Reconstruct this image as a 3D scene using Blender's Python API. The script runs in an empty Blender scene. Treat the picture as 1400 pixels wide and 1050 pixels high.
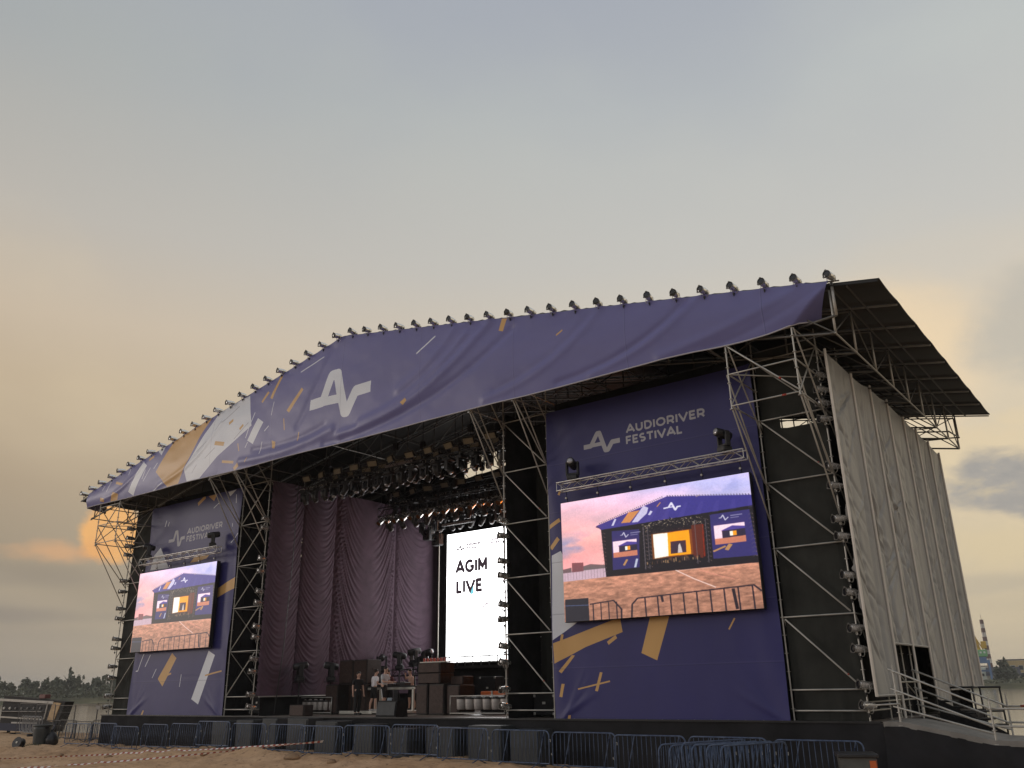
import bpy, math, random
import numpy as np
from mathutils import Vector, Matrix
from math import sin, cos, pi, radians, sqrt

S = bpy.context.scene
COL = S.collection
rnd = random.Random(7)
R = radians

# ------------------------------------------------------------------ camera
cam_d = bpy.data.cameras.new('camera')
cam = bpy.data.objects.new('camera', cam_d)
COL.objects.link(cam)
cam_d.sensor_fit = 'HORIZONTAL'
cam_d.sensor_width = 36.0
cam_d.lens = 36.0 * 1157.72 / 1400.0
cam_d.clip_start = 0.1
cam_d.clip_end = 9000
yaw, pitch, roll = 0.652655, 0.345683, -0.016018
fw = Vector((-sin(yaw) * cos(pitch), cos(yaw) * cos(pitch), sin(pitch)))
rt = Vector((cos(yaw), sin(yaw), 0))
up = rt.cross(fw)
r2 = rt * cos(roll) + up * sin(roll)
u2 = -rt * sin(roll) + up * cos(roll)
CAM = Vector((9.404, -25.164, 0.9773))
cam.matrix_world = Matrix(((r2.x, u2.x, -fw.x, CAM.x), (r2.y, u2.y, -fw.y, CAM.y), (r2.z, u2.z, -fw.z, CAM.z), (0, 0, 0, 1)))
S.camera = cam

# ------------------------------------------------------------------ exposure
S.view_settings.view_transform = 'Standard'
S.view_settings.look = 'None'
S.view_settings.exposure = 0.0
S.view_settings.gamma = 1.0
S.view_settings.use_curve_mapping = False
S.render.engine = 'CYCLES'
S.cycles.max_bounces = 6
S.cycles.use_denoising = True

# ------------------------------------------------------------------ sky
def lin(c):
    return tuple(((v / 255.0) / 12.92 if v <= 10 else (((v / 255.0) + 0.055) / 1.055) ** 2.4) for v in c)

class NT:
    """tiny node-tree builder"""
    def __init__(self, tree):
        self.t = tree
    def n(self, typ, **kw):
        nd = self.t.nodes.new(typ)
        for k, v in kw.items():
            if k == 'ins':
                for a, b in v.items():
                    if hasattr(b, 'is_output'):
                        self.t.links.new(b, nd.inputs[a])
                    else:
                        nd.inputs[a].default_value = b
            else:
                setattr(nd, k, v)
        return nd
    def math(self, op, a, b=0.0, c=0.0, clamp=False):
        nd = self.n('ShaderNodeMath', operation=op, use_clamp=clamp, ins={0: a, 1: b, 2: c})
        return nd.outputs[0]
    def dot(self, v, w):
        return self.n('ShaderNodeVectorMath', operation='DOT_PRODUCT', ins={0: v, 1: w}).outputs['Value']
    def mix(self, f, a, b, blend='MIX'):
        nd = self.n('ShaderNodeMix', data_type='RGBA', blend_type=blend)
        for i, v in ((0, f), (6, a), (7, b)):
            if hasattr(v, 'is_output'):
                self.t.links.new(v, nd.inputs[i])
            else:
                nd.inputs[i].default_value = v if i == 0 else (*v[:3], 1)
        return nd.outputs[2]
    def ramp(self, f, stops, interp='LINEAR'):
        nd = self.n('ShaderNodeValToRGB')
        cr = nd.color_ramp
        cr.interpolation = interp
        while len(cr.elements) < len(stops):
            cr.elements.new(0.5)
        for e, (p, c) in zip(cr.elements, stops):
            e.position = p
            e.color = (*c[:3], 1) if hasattr(c, '__len__') else (c, c, c, 1)
        self.t.links.new(f, nd.inputs[0])
        return nd.outputs[0]
    def maprange(self, v, a, b, c=0.0, d=1.0, kind='SMOOTHSTEP'):
        return self.n('ShaderNodeMapRange', interpolation_type=kind, clamp=True if kind == 'LINEAR' else True,
                      ins={0: v, 1: a, 2: b, 3: c, 4: d}).outputs[0]
    def noise(self, vec, scale, detail=3.0, rough=0.5, dist=0.0):
        return self.n('ShaderNodeTexNoise', ins={'Vector': vec, 'Scale': scale, 'Detail': detail, 'Roughness': rough, 'Distortion': dist}).outputs[0]

W = bpy.data.worlds.new('World')
S.world = W
W.use_nodes = True
W.node_tree.nodes.clear()
w = NT(W.node_tree)
tc = w.n('ShaderNodeTexCoord')
D = w.n('ShaderNodeVectorMath', operation='NORMALIZE', ins={0: tc.outputs['Generated']}).outputs[0]
sep = w.n('ShaderNodeSeparateXYZ', ins={0: D})
el = w.math('MULTIPLY', w.math('ARCSINE', sep.outputs[2]), 2 / pi)          # 0 horizon .. 1 zenith
elp = w.math('MAXIMUM', el, 0.0)
# the west (to the left of the stage) is warmer than the north-east
west = w.math('POWER', w.maprange(w.dot(D, (-0.83, -0.56, 0.0)), -0.45, 0.62, 0, 1, 'LINEAR'), 1.7)
def stops(*a):
    return [(e / 90.0, lin(c)) for e, c in a]
east_ramp = w.ramp(elp, stops((0, (208, 192, 164)), (4, (212, 196, 166)), (12, (222, 206, 178)), (18, (223, 209, 185)), (22, (216, 206, 190)), (27, (203, 201, 195)), (37, (194, 198, 196)), (46, (182, 187, 190)), (90, (178, 185, 196))))
west_ramp = w.ramp(elp, stops((0, (147, 138, 128)), (3, (151, 141, 130)), (7, (157, 144, 126)), (12, (174, 156, 133)), (18, (194, 175, 149)), (22, (203, 186, 164)), (28, (190, 184, 175)), (38, (167, 171, 171)), (46, (160, 166, 174)), (90, (172, 180, 193))))
sky = w.mix(west, east_ramp, west_ramp)
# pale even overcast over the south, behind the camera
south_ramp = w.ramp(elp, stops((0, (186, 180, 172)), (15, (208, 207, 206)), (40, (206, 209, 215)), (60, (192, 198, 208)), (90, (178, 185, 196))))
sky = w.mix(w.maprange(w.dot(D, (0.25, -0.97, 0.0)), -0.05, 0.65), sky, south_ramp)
# soft high veil, bluish in places
stretch = w.n('ShaderNodeMapping', ins={0: D, 3: (1.0, 1.0, 2.0)}).outputs[0]
veil = w.noise(stretch, 1.5, 4, 0.5, 0.2)
sky = w.mix(w.math('MULTIPLY', w.maprange(veil, 0.40, 0.66, 0.0, 0.55), w.maprange(el, 0.28, 0.52)), sky, lin((160, 166, 182)))
veil2 = w.noise(stretch, 2.2, 4, 0.5, 0.3)
sky = w.mix(w.math('MULTIPLY', w.maprange(veil2, 0.48, 0.75, 0.0, 0.30), w.maprange(el, 0.42, 0.25)), sky, lin((226, 208, 176)))
az = w.math('MULTIPLY', w.math('ARCTAN2', w.math('MULTIPLY', sep.outputs[0], -1.0), sep.outputs[1]), 180 / pi)
eld = w.math('MULTIPLY', el, 90.0)
cmap = w.n('ShaderNodeMapping', ins={0: D, 3: (1.0, 1.0, 1.9)}).outputs[0]
puff = {}
def cloud(az0, el0, a, b, amp, sc, soft, detail=7):
    """one cloud mass: an ellipse in azimuth and elevation with a billowing rim"""
    k = (sc, detail)
    if k not in puff: puff[k] = w.math('SUBTRACT', w.noise(cmap, sc, detail, 0.6, 0.25), 0.5)
    u_ = w.math('MULTIPLY', w.math('SUBTRACT', az, az0), 1.0 / a)
    v_ = w.math('MULTIPLY', w.math('SUBTRACT', eld, el0), 1.0 / b)
    d_ = w.math('SQRT', w.math('ADD', w.math('MULTIPLY', u_, u_), w.math('MULTIPLY', v_, v_)))
    val = w.math('ADD', w.math('SUBTRACT', 1.0, d_), w.math('MULTIPLY', puff[k], amp * 2))
    return w.maprange(val, 0.0, soft)
# thin low streaks everywhere near the horizon
streak = w.noise(w.n('ShaderNodeMapping', ins={0: D, 3: (1.0, 1.0, 9.0)}).outputs[0], 2.4, 5, 0.5, 0.3)
sk = w.math('MULTIPLY', w.maprange(streak, 0.42, 0.64), w.maprange(el, 0.12, 0.05))
sky = w.mix(w.math('MULTIPLY', sk, 0.26), sky, w.mix(west, lin((190, 178, 156)), lin((136, 128, 121))))
# warm patches and grey masses to the north-east
sky = w.mix(w.math('MULTIPLY', cloud(13.0, 21.0, 8.5, 4.2, 0.55, 5.0, 0.9), 0.9), sky, lin((240, 216, 180)))
sky = w.mix(w.math('MULTIPLY', cloud(10.5, 18.6, 5.5, 5.0, 0.45, 6.0, 0.7), 0.9), sky, lin((242, 218, 182)))
sky = w.mix(w.math('MULTIPLY', cloud(-1.0, 19.5, 9.0, 5.0, 0.5, 7.0, 0.45), 0.62), sky, lin((187, 184, 176)))
sky = w.mix(w.math('MULTIPLY', cloud(8.0, 7.6, 6.5, 2.2, 0.9, 9.0, 0.9), 0.55), sky, lin((228, 208, 168)))
sky = w.mix(w.math('MULTIPLY', cloud(3.5, 11.2, 10.2, 3.7, 0.8, 11.0, 0.40), 0.70), sky, lin((232, 212, 176)))
sky = w.mix(w.math('MULTIPLY', cloud(2.5, 10.7, 9.2, 2.5, 0.62, 11.0, 0.35), 0.88), sky, w.ramp(w.noise(cmap, 13.0, 6, 0.62, 0.2), [(0.34, lin((148, 149, 152))), (0.52, lin((166, 163, 160))), (0.68, lin((203, 189, 163)))]))
sky = w.mix(w.math('MULTIPLY', cloud(9.5, 5.3, 5.0, 0.8, 0.8, 9.0, 0.8), 0.35), sky, lin((178, 170, 156)))
# low grey bank in the west, then the one cloud that still catches the sun
sky = w.mix(w.math('MULTIPLY', cloud(69.0, 6.6, 9.0, 0.9, 0.7, 7.0, 0.9), 0.28), sky, lin((137, 130, 123)))
sky = w.mix(w.math('MULTIPLY', cloud(72.0, 4.4, 16.0, 0.7, 0.6, 7.0, 0.9), 0.5), sky, lin((140, 132, 125)))
sky = w.mix(w.math('MULTIPLY', cloud(65.6, 8.0, 3.6, 0.9, 1.0, 12.0, 0.9), 0.75), sky, lin((222, 174, 130)))
sky = w.mix(w.math('MULTIPLY', cloud(62.9, 9.2, 2.1, 2.1, 0.42, 15.0, 0.32), 0.92), sky, lin((247, 186, 116)))
sky = w.mix(w.math('MULTIPLY', cloud(63.6, 8.2, 1.5, 1.0, 0.7, 15.0, 0.6), 0.4), sky, lin((232, 168, 112)))
# below the horizon
sky = w.mix(w.maprange(el, 0.0, -0.03), sky, lin((120, 108, 92)))
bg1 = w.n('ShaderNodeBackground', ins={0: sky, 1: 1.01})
nish = w.n('ShaderNodeTexSky', sky_type='NISHITA', sun_disc=False)
nish.sun_elevation = R(5)
nish.sun_rotation = R(236)
nish.air_density = 2.0
nish.dust_density = 4.0
bg2 = w.n('ShaderNodeBackground', ins={0: nish.outputs[0], 1: 0.05})
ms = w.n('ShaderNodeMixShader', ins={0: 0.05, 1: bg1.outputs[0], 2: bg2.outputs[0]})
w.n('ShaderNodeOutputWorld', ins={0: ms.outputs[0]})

# ------------------------------------------------------------------ sun (veiled, low in the south-west)
sd = bpy.data.lights.new('sun', 'SUN')
sd.energy = 0.6
sd.angle = R(14)
sd.color = (1.0, 0.90, 0.82)
sun = bpy.data.objects.new('sun', sd)
COL.objects.link(sun)
sun.rotation_euler = Vector((-0.83, -0.56, 0.16)).to_track_quat('Z', 'Y').to_euler()

# ------------------------------------------------------------------ materials
MATS = {}
def mat(name, col, rough=0.6, metal=0.0, var=0.0, vscale=4.0, bump=0.0, bscale=30.0, emit=None, estr=0.0, spec=0.4, coords='Object', rough_var=0.0, dirt=None):
    if name in MATS:
        return MATS[name]
    m = bpy.data.materials.new(name)
    m.use_nodes = True
    m.node_tree.nodes.clear()
    t = NT(m.node_tree)
    b = t.n('ShaderNodeBsdfPrincipled')
    b.inputs['Roughness'].default_value = rough
    b.inputs['Metallic'].default_value = metal
    b.inputs['Specular IOR Level'].default_value = spec
    b.inputs['Base Color'].default_value = (*col[:3], 1)
    tcn = t.n('ShaderNodeTexCoord').outputs[coords]
    if var > 0:
        f = t.noise(tcn, vscale, 5, 0.6)
        a = tuple(max(0, c * (1 - var)) for c in col[:3])
        c2 = tuple(c * (1 + var) for c in (dirt or col)[:3])
        m.node_tree.links.new(t.ramp(f, [(0.3, a), (0.7, c2)]), b.inputs['Base Color'])
        m.node_tree.links.new(t.maprange(f, 0.3, 0.7, max(0.05, rough - rough_var), min(1, rough + rough_var)), b.inputs['Roughness'])
    if bump > 0:
        bn = t.n('ShaderNodeBump', ins={'Strength': bump, 'Distance': 0.02, 'Height': t.noise(tcn, bscale, 4, 0.6)})
        m.node_tree.links.new(bn.outputs[0], b.inputs['Normal'])
    if emit:
        b.inputs['Emission Color'].default_value = (*emit[:3], 1)
        b.inputs['Emission Strength'].default_value = estr
    t.n('ShaderNodeOutputMaterial', ins={0: b.outputs[0]})
    MATS[name] = m
    return m

galv = mat('galvanised_steel', (0.40, 0.39, 0.36), 0.5, 0.55, 0.3, 3.0, rough_var=0.12)
galv_dark = mat('weathered_truss_steel', (0.14, 0.135, 0.125), 0.55, 0.5, 0.35, 2.0, rough_var=0.1)
alu = mat('truss_aluminium', (0.55, 0.54, 0.52), 0.38, 0.8, 0.15, 3.0)
chrome = mat('polished_can', (0.80, 0.78, 0.75), 0.22, 0.9, 0.1, 9.0, rough_var=0.1)
black_metal = mat('black_metal', (0.018, 0.018, 0.019), 0.5, 0.1, 0.3, 6.0, rough_var=0.1)
black_plastic = mat('black_plastic', (0.022, 0.022, 0.024), 0.45, 0.0, 0.3, 5.0)
lens_mat = mat('dark_lens', (0.012, 0.012, 0.014), 0.12, 0.0, spec=0.6)
lens_warm = mat('orange_lit_lens', (0.14, 0.055, 0.02), 0.2, 0.0)  # orange glow of the centre screen put into the lens colour
pale_panel = mat('pale_lamp_panel', (0.22, 0.20, 0.15), 0.4, 0.0, 0.2, 6.0)
cloth_black = mat('black_molton', (0.020, 0.020, 0.021), 0.95, 0, 0.35, 1.5, 0.4, 60, spec=0.1)
cloth_grey_black = mat('charcoal_mesh_cloth', (0.030, 0.031, 0.028), 0.9, 0, 0.3, 0.8, 0.3, 40, spec=0.15)
cloth_skirt = mat('stage_skirt_cloth', (0.020, 0.020, 0.022), 0.9, 0, 0.3, 1.0, 0.3, 50, spec=0.12)
curtain_m = mat('plum_curtain', (0.084, 0.052, 0.074), 0.75, 0, 0.22, 1.2, 0.2, 90, spec=0.25)
roof_m = mat('roof_sheet', (0.030, 0.029, 0.027), 0.55, 0, 0.3, 0.7, 0.2, 6, spec=0.3)
tarp_m = mat('grey_side_tarpaulin', (0.265, 0.262, 0.256), 0.42, 0, 0.05, 0.6, 0.15, 22, spec=0.5)
seam_m = mat('tarpaulin_rail', (0.62, 0.58, 0.52), 0.5, 0.1, 0.10, 4.0)
deck_m = mat('stage_deck_board', (0.20, 0.165, 0.14), 0.45, 0, 0.3, 1.2, 0.2, 18)
ramp_m = mat('ramp_board', (0.185, 0.175, 0.16), 0.7, 0, 0.25, 2.0, 0.3, 22)
tape_grey = mat('dark_fence_paint', (0.05, 0.05, 0.052), 0.5, 0.2, 0.2, 5.0)
red_paint = mat('red_band', (0.42, 0.06, 0.04), 0.5)
wood_dark = mat('speaker_paint', (0.022, 0.018, 0.017), 0.6, 0, 0.25, 3.0, 0.3, 120)
grille_m = mat('speaker_grille', (0.050, 0.031, 0.026), 0.6, 0.2, 0.3, 8.0, 0.5, 160)
sub_m = mat('sub_cabinet', (0.034, 0.038, 0.042), 0.6, 0, 0.25, 2.5, 0.3, 120)
blue_steel = mat('blue_barrier_paint', (0.028, 0.055, 0.135), 0.38, 0.25, 0.4, 7.0, dirt=(0.08, 0.11, 0.17), rough_var=0.12)
grey_steel = mat('dull_fence_wire', (0.16, 0.155, 0.15), 0.5, 0.5, 0.2, 5.0)
white_paint = mat('cream_frame_paint', (0.55, 0.52, 0.45), 0.5, 0, 0.12, 5.0)
can_white = mat('pale_lamp_housing', (0.34, 0.31, 0.29), 0.45, 0.1, 0.2, 8.0)
orange_m = mat('orange_plastic', (0.55, 0.12, 0.03), 0.5, 0, 0.15, 4.0)
case_m = mat('flight_case_black', (0.016, 0.016, 0.017), 0.7, 0, 0.3, 4.0, spec=0.15)

# ------------------------------------------------------------------ geometry helpers
class MB:
    def __init__(self):
        self.v = []; self.f = []; self.m = []; self.uv = None
    def add(self, vs, fs, mi=0):
        o = len(self.v)
        self.v.extend([tuple(p) for p in vs])
        self.f.extend([tuple(i + o for i in f) for f in fs])
        self.m.extend([mi] * len(fs))
        return self
    def box(self, c, s, mi=0, M=None):
        x, y, z = (a / 2 for a in s)
        vs = [Vector((sx * x, sy * y, sz * z)) for sz in (-1, 1) for sy in (-1, 1) for sx in (-1, 1)]
        if M is not None:
            vs = [M @ p for p in vs]
        vs = [p + Vector(c) for p in vs]
        return self.add(vs, [(0, 2, 3, 1), (4, 5, 7, 6), (0, 1, 5, 4), (2, 6, 7, 3), (0, 4, 6, 2), (1, 3, 7, 5)], mi)
    def bbox(self, c, s, b=0.02, mi=0, M=None):
        """box with chamfered edges"""
        x, y, z = (a / 2 for a in s)
        b = min(b, x * .45, y * .45, z * .45)
        ring = [(x - b, y), (x, y - b), (x, -y + b), (x - b, -y), (-x + b, -y), (-x, -y + b), (-x, y - b), (-x + b, y)]
        lv = [(-z, b), (-z + b, 0), (z - b, 0), (z, b)]
        vs = []
        for zz, ins in lv:
            for (px, py) in ring:
                vs.append(Vector((px - math.copysign(ins, px), py - math.copysign(ins, py), zz)))
        if M is not None:
            vs = [M @ p for p in vs]
        vs = [p + Vector(c) for p in vs]
        fs = []
        for k in range(3):
            for i in range(8):
                j = (i + 1) % 8
                fs.append((k * 8 + i, k * 8 + i + 8, k * 8 + j + 8, k * 8 + j))
        fs.append(tuple(range(0, 8)))
        fs.append(tuple(range(31, 23, -1)))
        return self.add(vs, fs, mi)
    def tube(self, p, q, r=0.024, n=6, mi=0, r2=None, caps=True):
        p = Vector(p); q = Vector(q); d = (q - p)
        if d.length < 1e-6: return self
        d.normalize()
        a = Vector((0, 0, 1)) if abs(d.z) < 0.9 else Vector((1, 0, 0))
        x = d.cross(a).normalized(); y = d.cross(x)
        r2 = r if r2 is None else r2
        vs = [p + (x * cos(2 * pi * i / n) + y * sin(2 * pi * i / n)) * r for i in range(n)] + \
             [q + (x * cos(2 * pi * i / n) + y * sin(2 * pi * i / n)) * r2 for i in range(n)]
        fs = [(i, (i + 1) % n, n + (i + 1) % n, n + i) for i in range(n)]
        if caps:
            fs += [tuple(range(n - 1, -1, -1)), tuple(range(n, 2 * n))]
        return self.add(vs, fs, mi)
    def path(self, pts, r=0.02, n=6, mi=0, closed=False):
        pts = [Vector(p) for p in pts]
        k = len(pts)
        rings = []
        ref = None
        for i, p in enumerate(pts):
            a = pts[i - 1] if (i > 0 or closed) else p
            b = pts[(i + 1) % k] if (i < k - 1 or closed) else p
            d = (b - a).normalized()
            if ref is None:
                ref = d.cross(Vector((0, 0, 1)) if abs(d.z) < 0.9 else Vector((1, 0, 0))).normalized()
            else:
                ref = (ref - d * ref.dot(d)).normalized()
            y = d.cross(ref)
            rings.append([p + (ref * cos(2 * pi * j / n) + y * sin(2 * pi * j / n)) * r for j in range(n)])
        vs = [v for rg in rings for v in rg]
        fs = []
        for i in range(k if closed else k - 1):
            j = (i + 1) % k
            for t in range(n):
                fs.append((i * n + t, i * n + (t + 1) % n, j * n + (t + 1) % n, j * n + t))
        if not closed:
            fs += [tuple(range(n - 1, -1, -1)), tuple((k - 1) * n + t for t in range(n))]
        return self.add(vs, fs, mi)
    def lathe(self, prof, n=14, M=None, mi=0):
        """prof: (axial, radius) about +Z, then moved by M"""
        vs = []
        for z, r in prof:
            for i in range(n):
                vs.append(Vector((r * cos(2 * pi * i / n), r * sin(2 * pi * i / n), z)))
        if M is not None:
            vs = [M @ p for p in vs]
        fs = []
        for k in range(len(prof) - 1):
            for i in range(n):
                j = (i + 1) % n
                fs.append((k * n + i, k * n + j, (k + 1) * n + j, (k + 1) * n + i))
        fs.append(tuple(range(n - 1, -1, -1)))
        fs.append(tuple((len(prof) - 1) * n + i for i in range(n)))
        return self.add(vs, fs, mi)
    def grid(self, P, uv=None, mi=0):
        """P: array (a, b, 3)"""
        P = np.asarray(P); a, b = P.shape[:2]
        o = len(self.v)
        self.v.extend(map(tuple, P.reshape(-1, 3).tolist()))
        fs = [(o + i * b + j, o + i * b + j + 1, o + (i + 1) * b + j + 1, o + (i + 1) * b + j) for i in range(a - 1) for j in range(b - 1)]
        self.f.extend(fs); self.m.extend([mi] * len(fs))
        if uv is not None:
            if self.uv is None: self.uv = {}
            U = np.asarray(uv).reshape(-1, 2)
            for i in range(len(U)): self.uv[o + i] = U[i]
        return self
    def mesh(self, name, mats, smooth=False, origin=(0, 0, 0)):
        me = bpy.data.meshes.new(name)
        ox, oy, oz = origin
        me.from_pydata([(x - ox, y - oy, z - oz) for x, y, z in self.v], [], self.f)
        mats = mats if isinstance(mats, (list, tuple)) else [mats]
        for m in mats: me.materials.append(m)
        if len(mats) > 1:
            me.polygons.foreach_set('material_index', self.m)
        if self.uv is not None:
            ul = me.uv_layers.new(name='UVMap')
            li = np.empty(len(me.loops), dtype=np.int32); me.loops.foreach_get('vertex_index', li)
            tab = np.zeros((len(self.v), 2)); 
            for k, u in self.uv.items(): tab[k] = u
            ul.data.foreach_set('uv', tab[li].astype(np.float32).ravel())
        if smooth:
            me.polygons.foreach_set('use_smooth', [True] * len(me.polygons))
        me.update()
        return me

WLOC = {}          # world location of the things that stand unrotated
def link(name, data, parent=None):
    o = bpy.data.objects.new(name, data)
    COL.objects.link(o)
    if parent is not None: o.parent = parent
    return o
def thing(name, label, cat, loc=(0, 0, 0), group=None, rz=0.0):
    o = link(name, None)
    o.empty_display_size = 0.3
    o.location = loc; o.rotation_euler = (0, 0, rz)
    o['label'] = label; o['category'] = cat
    if group: o['group'] = group
    WLOC[o.name] = Vector(loc)
    return o
def tag(o, label, cat, group=None):
    o['label'] = label; o['category'] = cat
    if group: o['group'] = group
    return o
def part(name, mb, mats, parent, smooth=False, world=True):
    """one mesh object under parent; geometry given in world coordinates unless world is False"""
    org = WLOC.get(parent.name, Vector((0, 0, 0))) if world else (0, 0, 0)
    me = mb.mesh(name, mats, smooth, org)
    return link(name, me, parent)
def sub(name, mb, mats, parent, thing_, smooth=False):
    me = mb.mesh(name, mats, smooth, WLOC.get(thing_.name, Vector((0, 0, 0))))
    return link(name, me, parent)
def solo(name, mb, mats, label, cat, group=None, smooth=False, loc=None):
    loc = loc or mb.v[0]
    me = mb.mesh(name, mats, smooth, loc)
    o = link(name, me); o.location = loc
    return tag(o, label, cat, group)
def struct(name, mb, mats, smooth=False):
    o = link(name, mb.mesh(name, mats, smooth)); o['kind'] = 'structure'
    return o

ROD = {}
def rod(name, p, q, r, m, parent, n=8, world=True):
    """a straight tube as its own object; tubes of one radius share a mesh"""
    key = (round(r, 4), m.name, n)
    if key not in ROD:
        ROD[key] = MB().tube((0, 0, 0), (0, 0, 1), r, n).mesh('tube', m, False)
        me = ROD[key]
        for pl in me.polygons: pl.use_smooth = len(pl.vertices) == 4
    p = Vector(p); q = Vector(q); d = q - p
    o = link(name, ROD[key], parent)
    base = WLOC.get(parent.name, Vector((0, 0, 0))) if (world and parent is not None) else Vector((0, 0, 0))
    o.matrix_local = Matrix.Translation(p - base) @ d.to_track_quat('Z', 'Y').to_matrix().to_4x4() @ Matrix.Diagonal((1, 1, d.length, 1))
    return o
def kids(o):
    return [c for c in ALLKIDS.get(o.name, [])]
ALLKIDS = {}
def freeze(root):
    """remember the tree below a prototype"""
    for ch in root.children:
        ALLKIDS.setdefault(root.name, []).append(ch)
        freeze(ch)
def dup(root, loc, rz=0.0, label=None, group=None, rot=None, scale=None):
    c = root.copy(); COL.objects.link(c)
    c.location = loc; c.rotation_euler = rot or (0, 0, rz)
    if scale: c.scale = scale
    if label: c['label'] = label
    if group: c['group'] = group
    for ch in kids(root):
        d = ch.copy(); COL.objects.link(d); d.parent = c
        for g in kids(ch):
            e = g.copy(); COL.objects.link(e); e.parent = d
    return c
class Proto:
    """first place() moves the prototype itself, the later ones copy it"""
    def __init__(self, root):
        self.root = root; self.used = False; freeze(root)
    def place(self, loc, rz=0.0, label=None, group=None, rot=None, scale=None):
        if not self.used:
            self.used = True
            o = self.root
            o.location = loc; o.rotation_euler = rot or (0, 0, rz)
            if scale: o.scale = scale
            if label: o['label'] = label
            if group: o['group'] = group
            return o
        return dup(self.root, loc, rz, label, group, rot, scale)

ORD = 'first second third fourth fifth sixth seventh eighth ninth tenth eleventh twelfth thirteenth fourteenth fifteenth sixteenth seventeenth eighteenth nineteenth twentieth'.split()
def ordinal(k):
    if k < 20: return ORD[k]
    return ['twenty', 'thirty', 'forty'][(k + 1) // 10 - 2] + '-' + ORD[(k + 1) % 10 - 1] if (k + 1) % 10 else {30: 'thirtieth', 40: 'fortieth'}[k + 1]

# ------------------------------------------------------------------ value noise (vectorised)
def _h(ix, iy, s):
    n = (ix.astype(np.int64) * 374761393 + iy.astype(np.int64) * 668265263 + s * 974711) & 0x7fffffff
    n = ((n ^ (n >> 13)) * 1274126177) & 0x7fffffff
    return ((n ^ (n >> 16)) & 0xffff) / 65535.0
def vnoise(x, y, s=0):
    x = np.asarray(x, float); y = np.asarray(y, float)
    ix = np.floor(x); iy = np.floor(y); fx = x - ix; fy = y - iy
    fx = fx * fx * (3 - 2 * fx); fy = fy * fy * (3 - 2 * fy)
    a = _h(ix, iy, s); b = _h(ix + 1, iy, s); c = _h(ix, iy + 1, s); d = _h(ix + 1, iy + 1, s)
    return (a * (1 - fx) + b * fx) * (1 - fy) + (c * (1 - fx) + d * fx) * fy
def fbm(x, y, s=0, o=4):
    r = 0; a = 0.5
    for k in range(o):
        r = r + a * vnoise(np.asarray(x) * 2 ** k, np.asarray(y) * 2 ** k, s + k); a *= 0.5
    return r

# ------------------------------------------------------------------ flat print painted in memory (banners and screens)
class Print:
    """canvas in metres (or any unit): x to the right, z up; colours as sRGB 0..255"""
    def __init__(self, x0, x1, z0, z1, w, bg):
        self.x0, self.x1, self.z0, self.z1 = x0, x1, z0, z1
        self.w = w; self.h = int(round(w * (z1 - z0) / (x1 - x0)))
        self.a = np.empty((self.h, self.w, 3), np.float32); self.a[:] = bg
    def px(self, x, z):
        return (np.asarray(x) - self.x0) / (self.x1 - self.x0) * self.w, (np.asarray(z) - self.z0) / (self.z1 - self.z0) * self.h
    def _win(self, pts, pad=1):
        X, Z = self.px([p[0] for p in pts], [p[1] for p in pts])
        a0, a1 = max(0, int(X.min()) - pad), min(self.w, int(X.max()) + 2 + pad)
        b0, b1 = max(0, int(Z.min()) - pad), min(self.h, int(Z.max()) + 2 + pad)
        return X, Z, a0, a1, b0, b1
    def poly(self, pts, col, alpha=1.0):
        X, Z, a0, a1, b0, b1 = self._win(pts)
        if a1 <= a0 or b1 <= b0: return
        gx, gz = np.meshgrid(np.arange(a0, a1) + .5, np.arange(b0, b1) + .5)
        ins = np.zeros(gx.shape, bool)
        n = len(X)
        for i in range(n):
            j = (i + 1) % n
            if Z[i] == Z[j]: continue
            c = ((Z[i] > gz) != (Z[j] > gz)) & (gx < (X[j] - X[i]) * (gz - Z[i]) / (Z[j] - Z[i]) + X[i])
            ins ^= c
        s = self.a[b0:b1, a0:a1]
        s[ins] = s[ins] * (1 - alpha) + np.array(col, np.float32) * alpha
    def line(self, pts, wd, col, alpha=1.0, joint=True):
        for i in range(len(pts) - 1):
            (x0, z0), (x1, z1) = pts[i], pts[i + 1]
            d = sqrt((x1 - x0) ** 2 + (z1 - z0) ** 2) or 1e-6
            nx, nz = -(z1 - z0) / d * wd / 2, (x1 - x0) / d * wd / 2
            self.poly([(x0 + nx, z0 + nz), (x1 + nx, z1 + nz), (x1 - nx, z1 - nz), (x0 - nx, z0 - nz)], col, alpha)
            if joint and i > 0:
                self.poly([(x0 + wd / 2 * cos(t * pi / 6), z0 + wd / 2 * sin(t * pi / 6)) for t in range(12)], col, alpha)
    def rgb(self, mask_fn):
        gx, gz = np.meshgrid((np.arange(self.w) + .5) / self.w * (self.x1 - self.x0) + self.x0, (np.arange(self.h) + .5) / self.h * (self.z1 - self.z0) + self.z0)
        self.a[:] = mask_fn(gx, gz, self.a)
    def text(self, s, x, z, h, width, wd, col, alpha=1.0):
        tot = sum(GLYPH[c][0] for c in s) + 0.18 * (len(s) - 1)
        k = width / tot
        cx = x
        for c in s:
            gw, strokes = GLYPH[c]
            for st in strokes:
                self.line([(cx + p[0] * k, z + p[1] * h) for p in st], wd, col, alpha)
            cx += (gw + 0.18) * k
    def image(self, name):
        im = bpy.data.images.new(name, self.w, self.h, alpha=False)
        buf = np.ones((self.h, self.w, 4), np.float32)
        buf[..., :3] = np.clip(self.a / 255.0, 0, 1)
        im.pixels.foreach_set(buf.ravel())
        im.update(); im.pack()
        return im
def arc(cx, cy, rx, ry, a0, a1, n=9):
    return [(cx + rx * cos(R(a0 + (a1 - a0) * i / n)), cy + ry * sin(R(a0 + (a1 - a0) * i / n))) for i in range(n + 1)]
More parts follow.
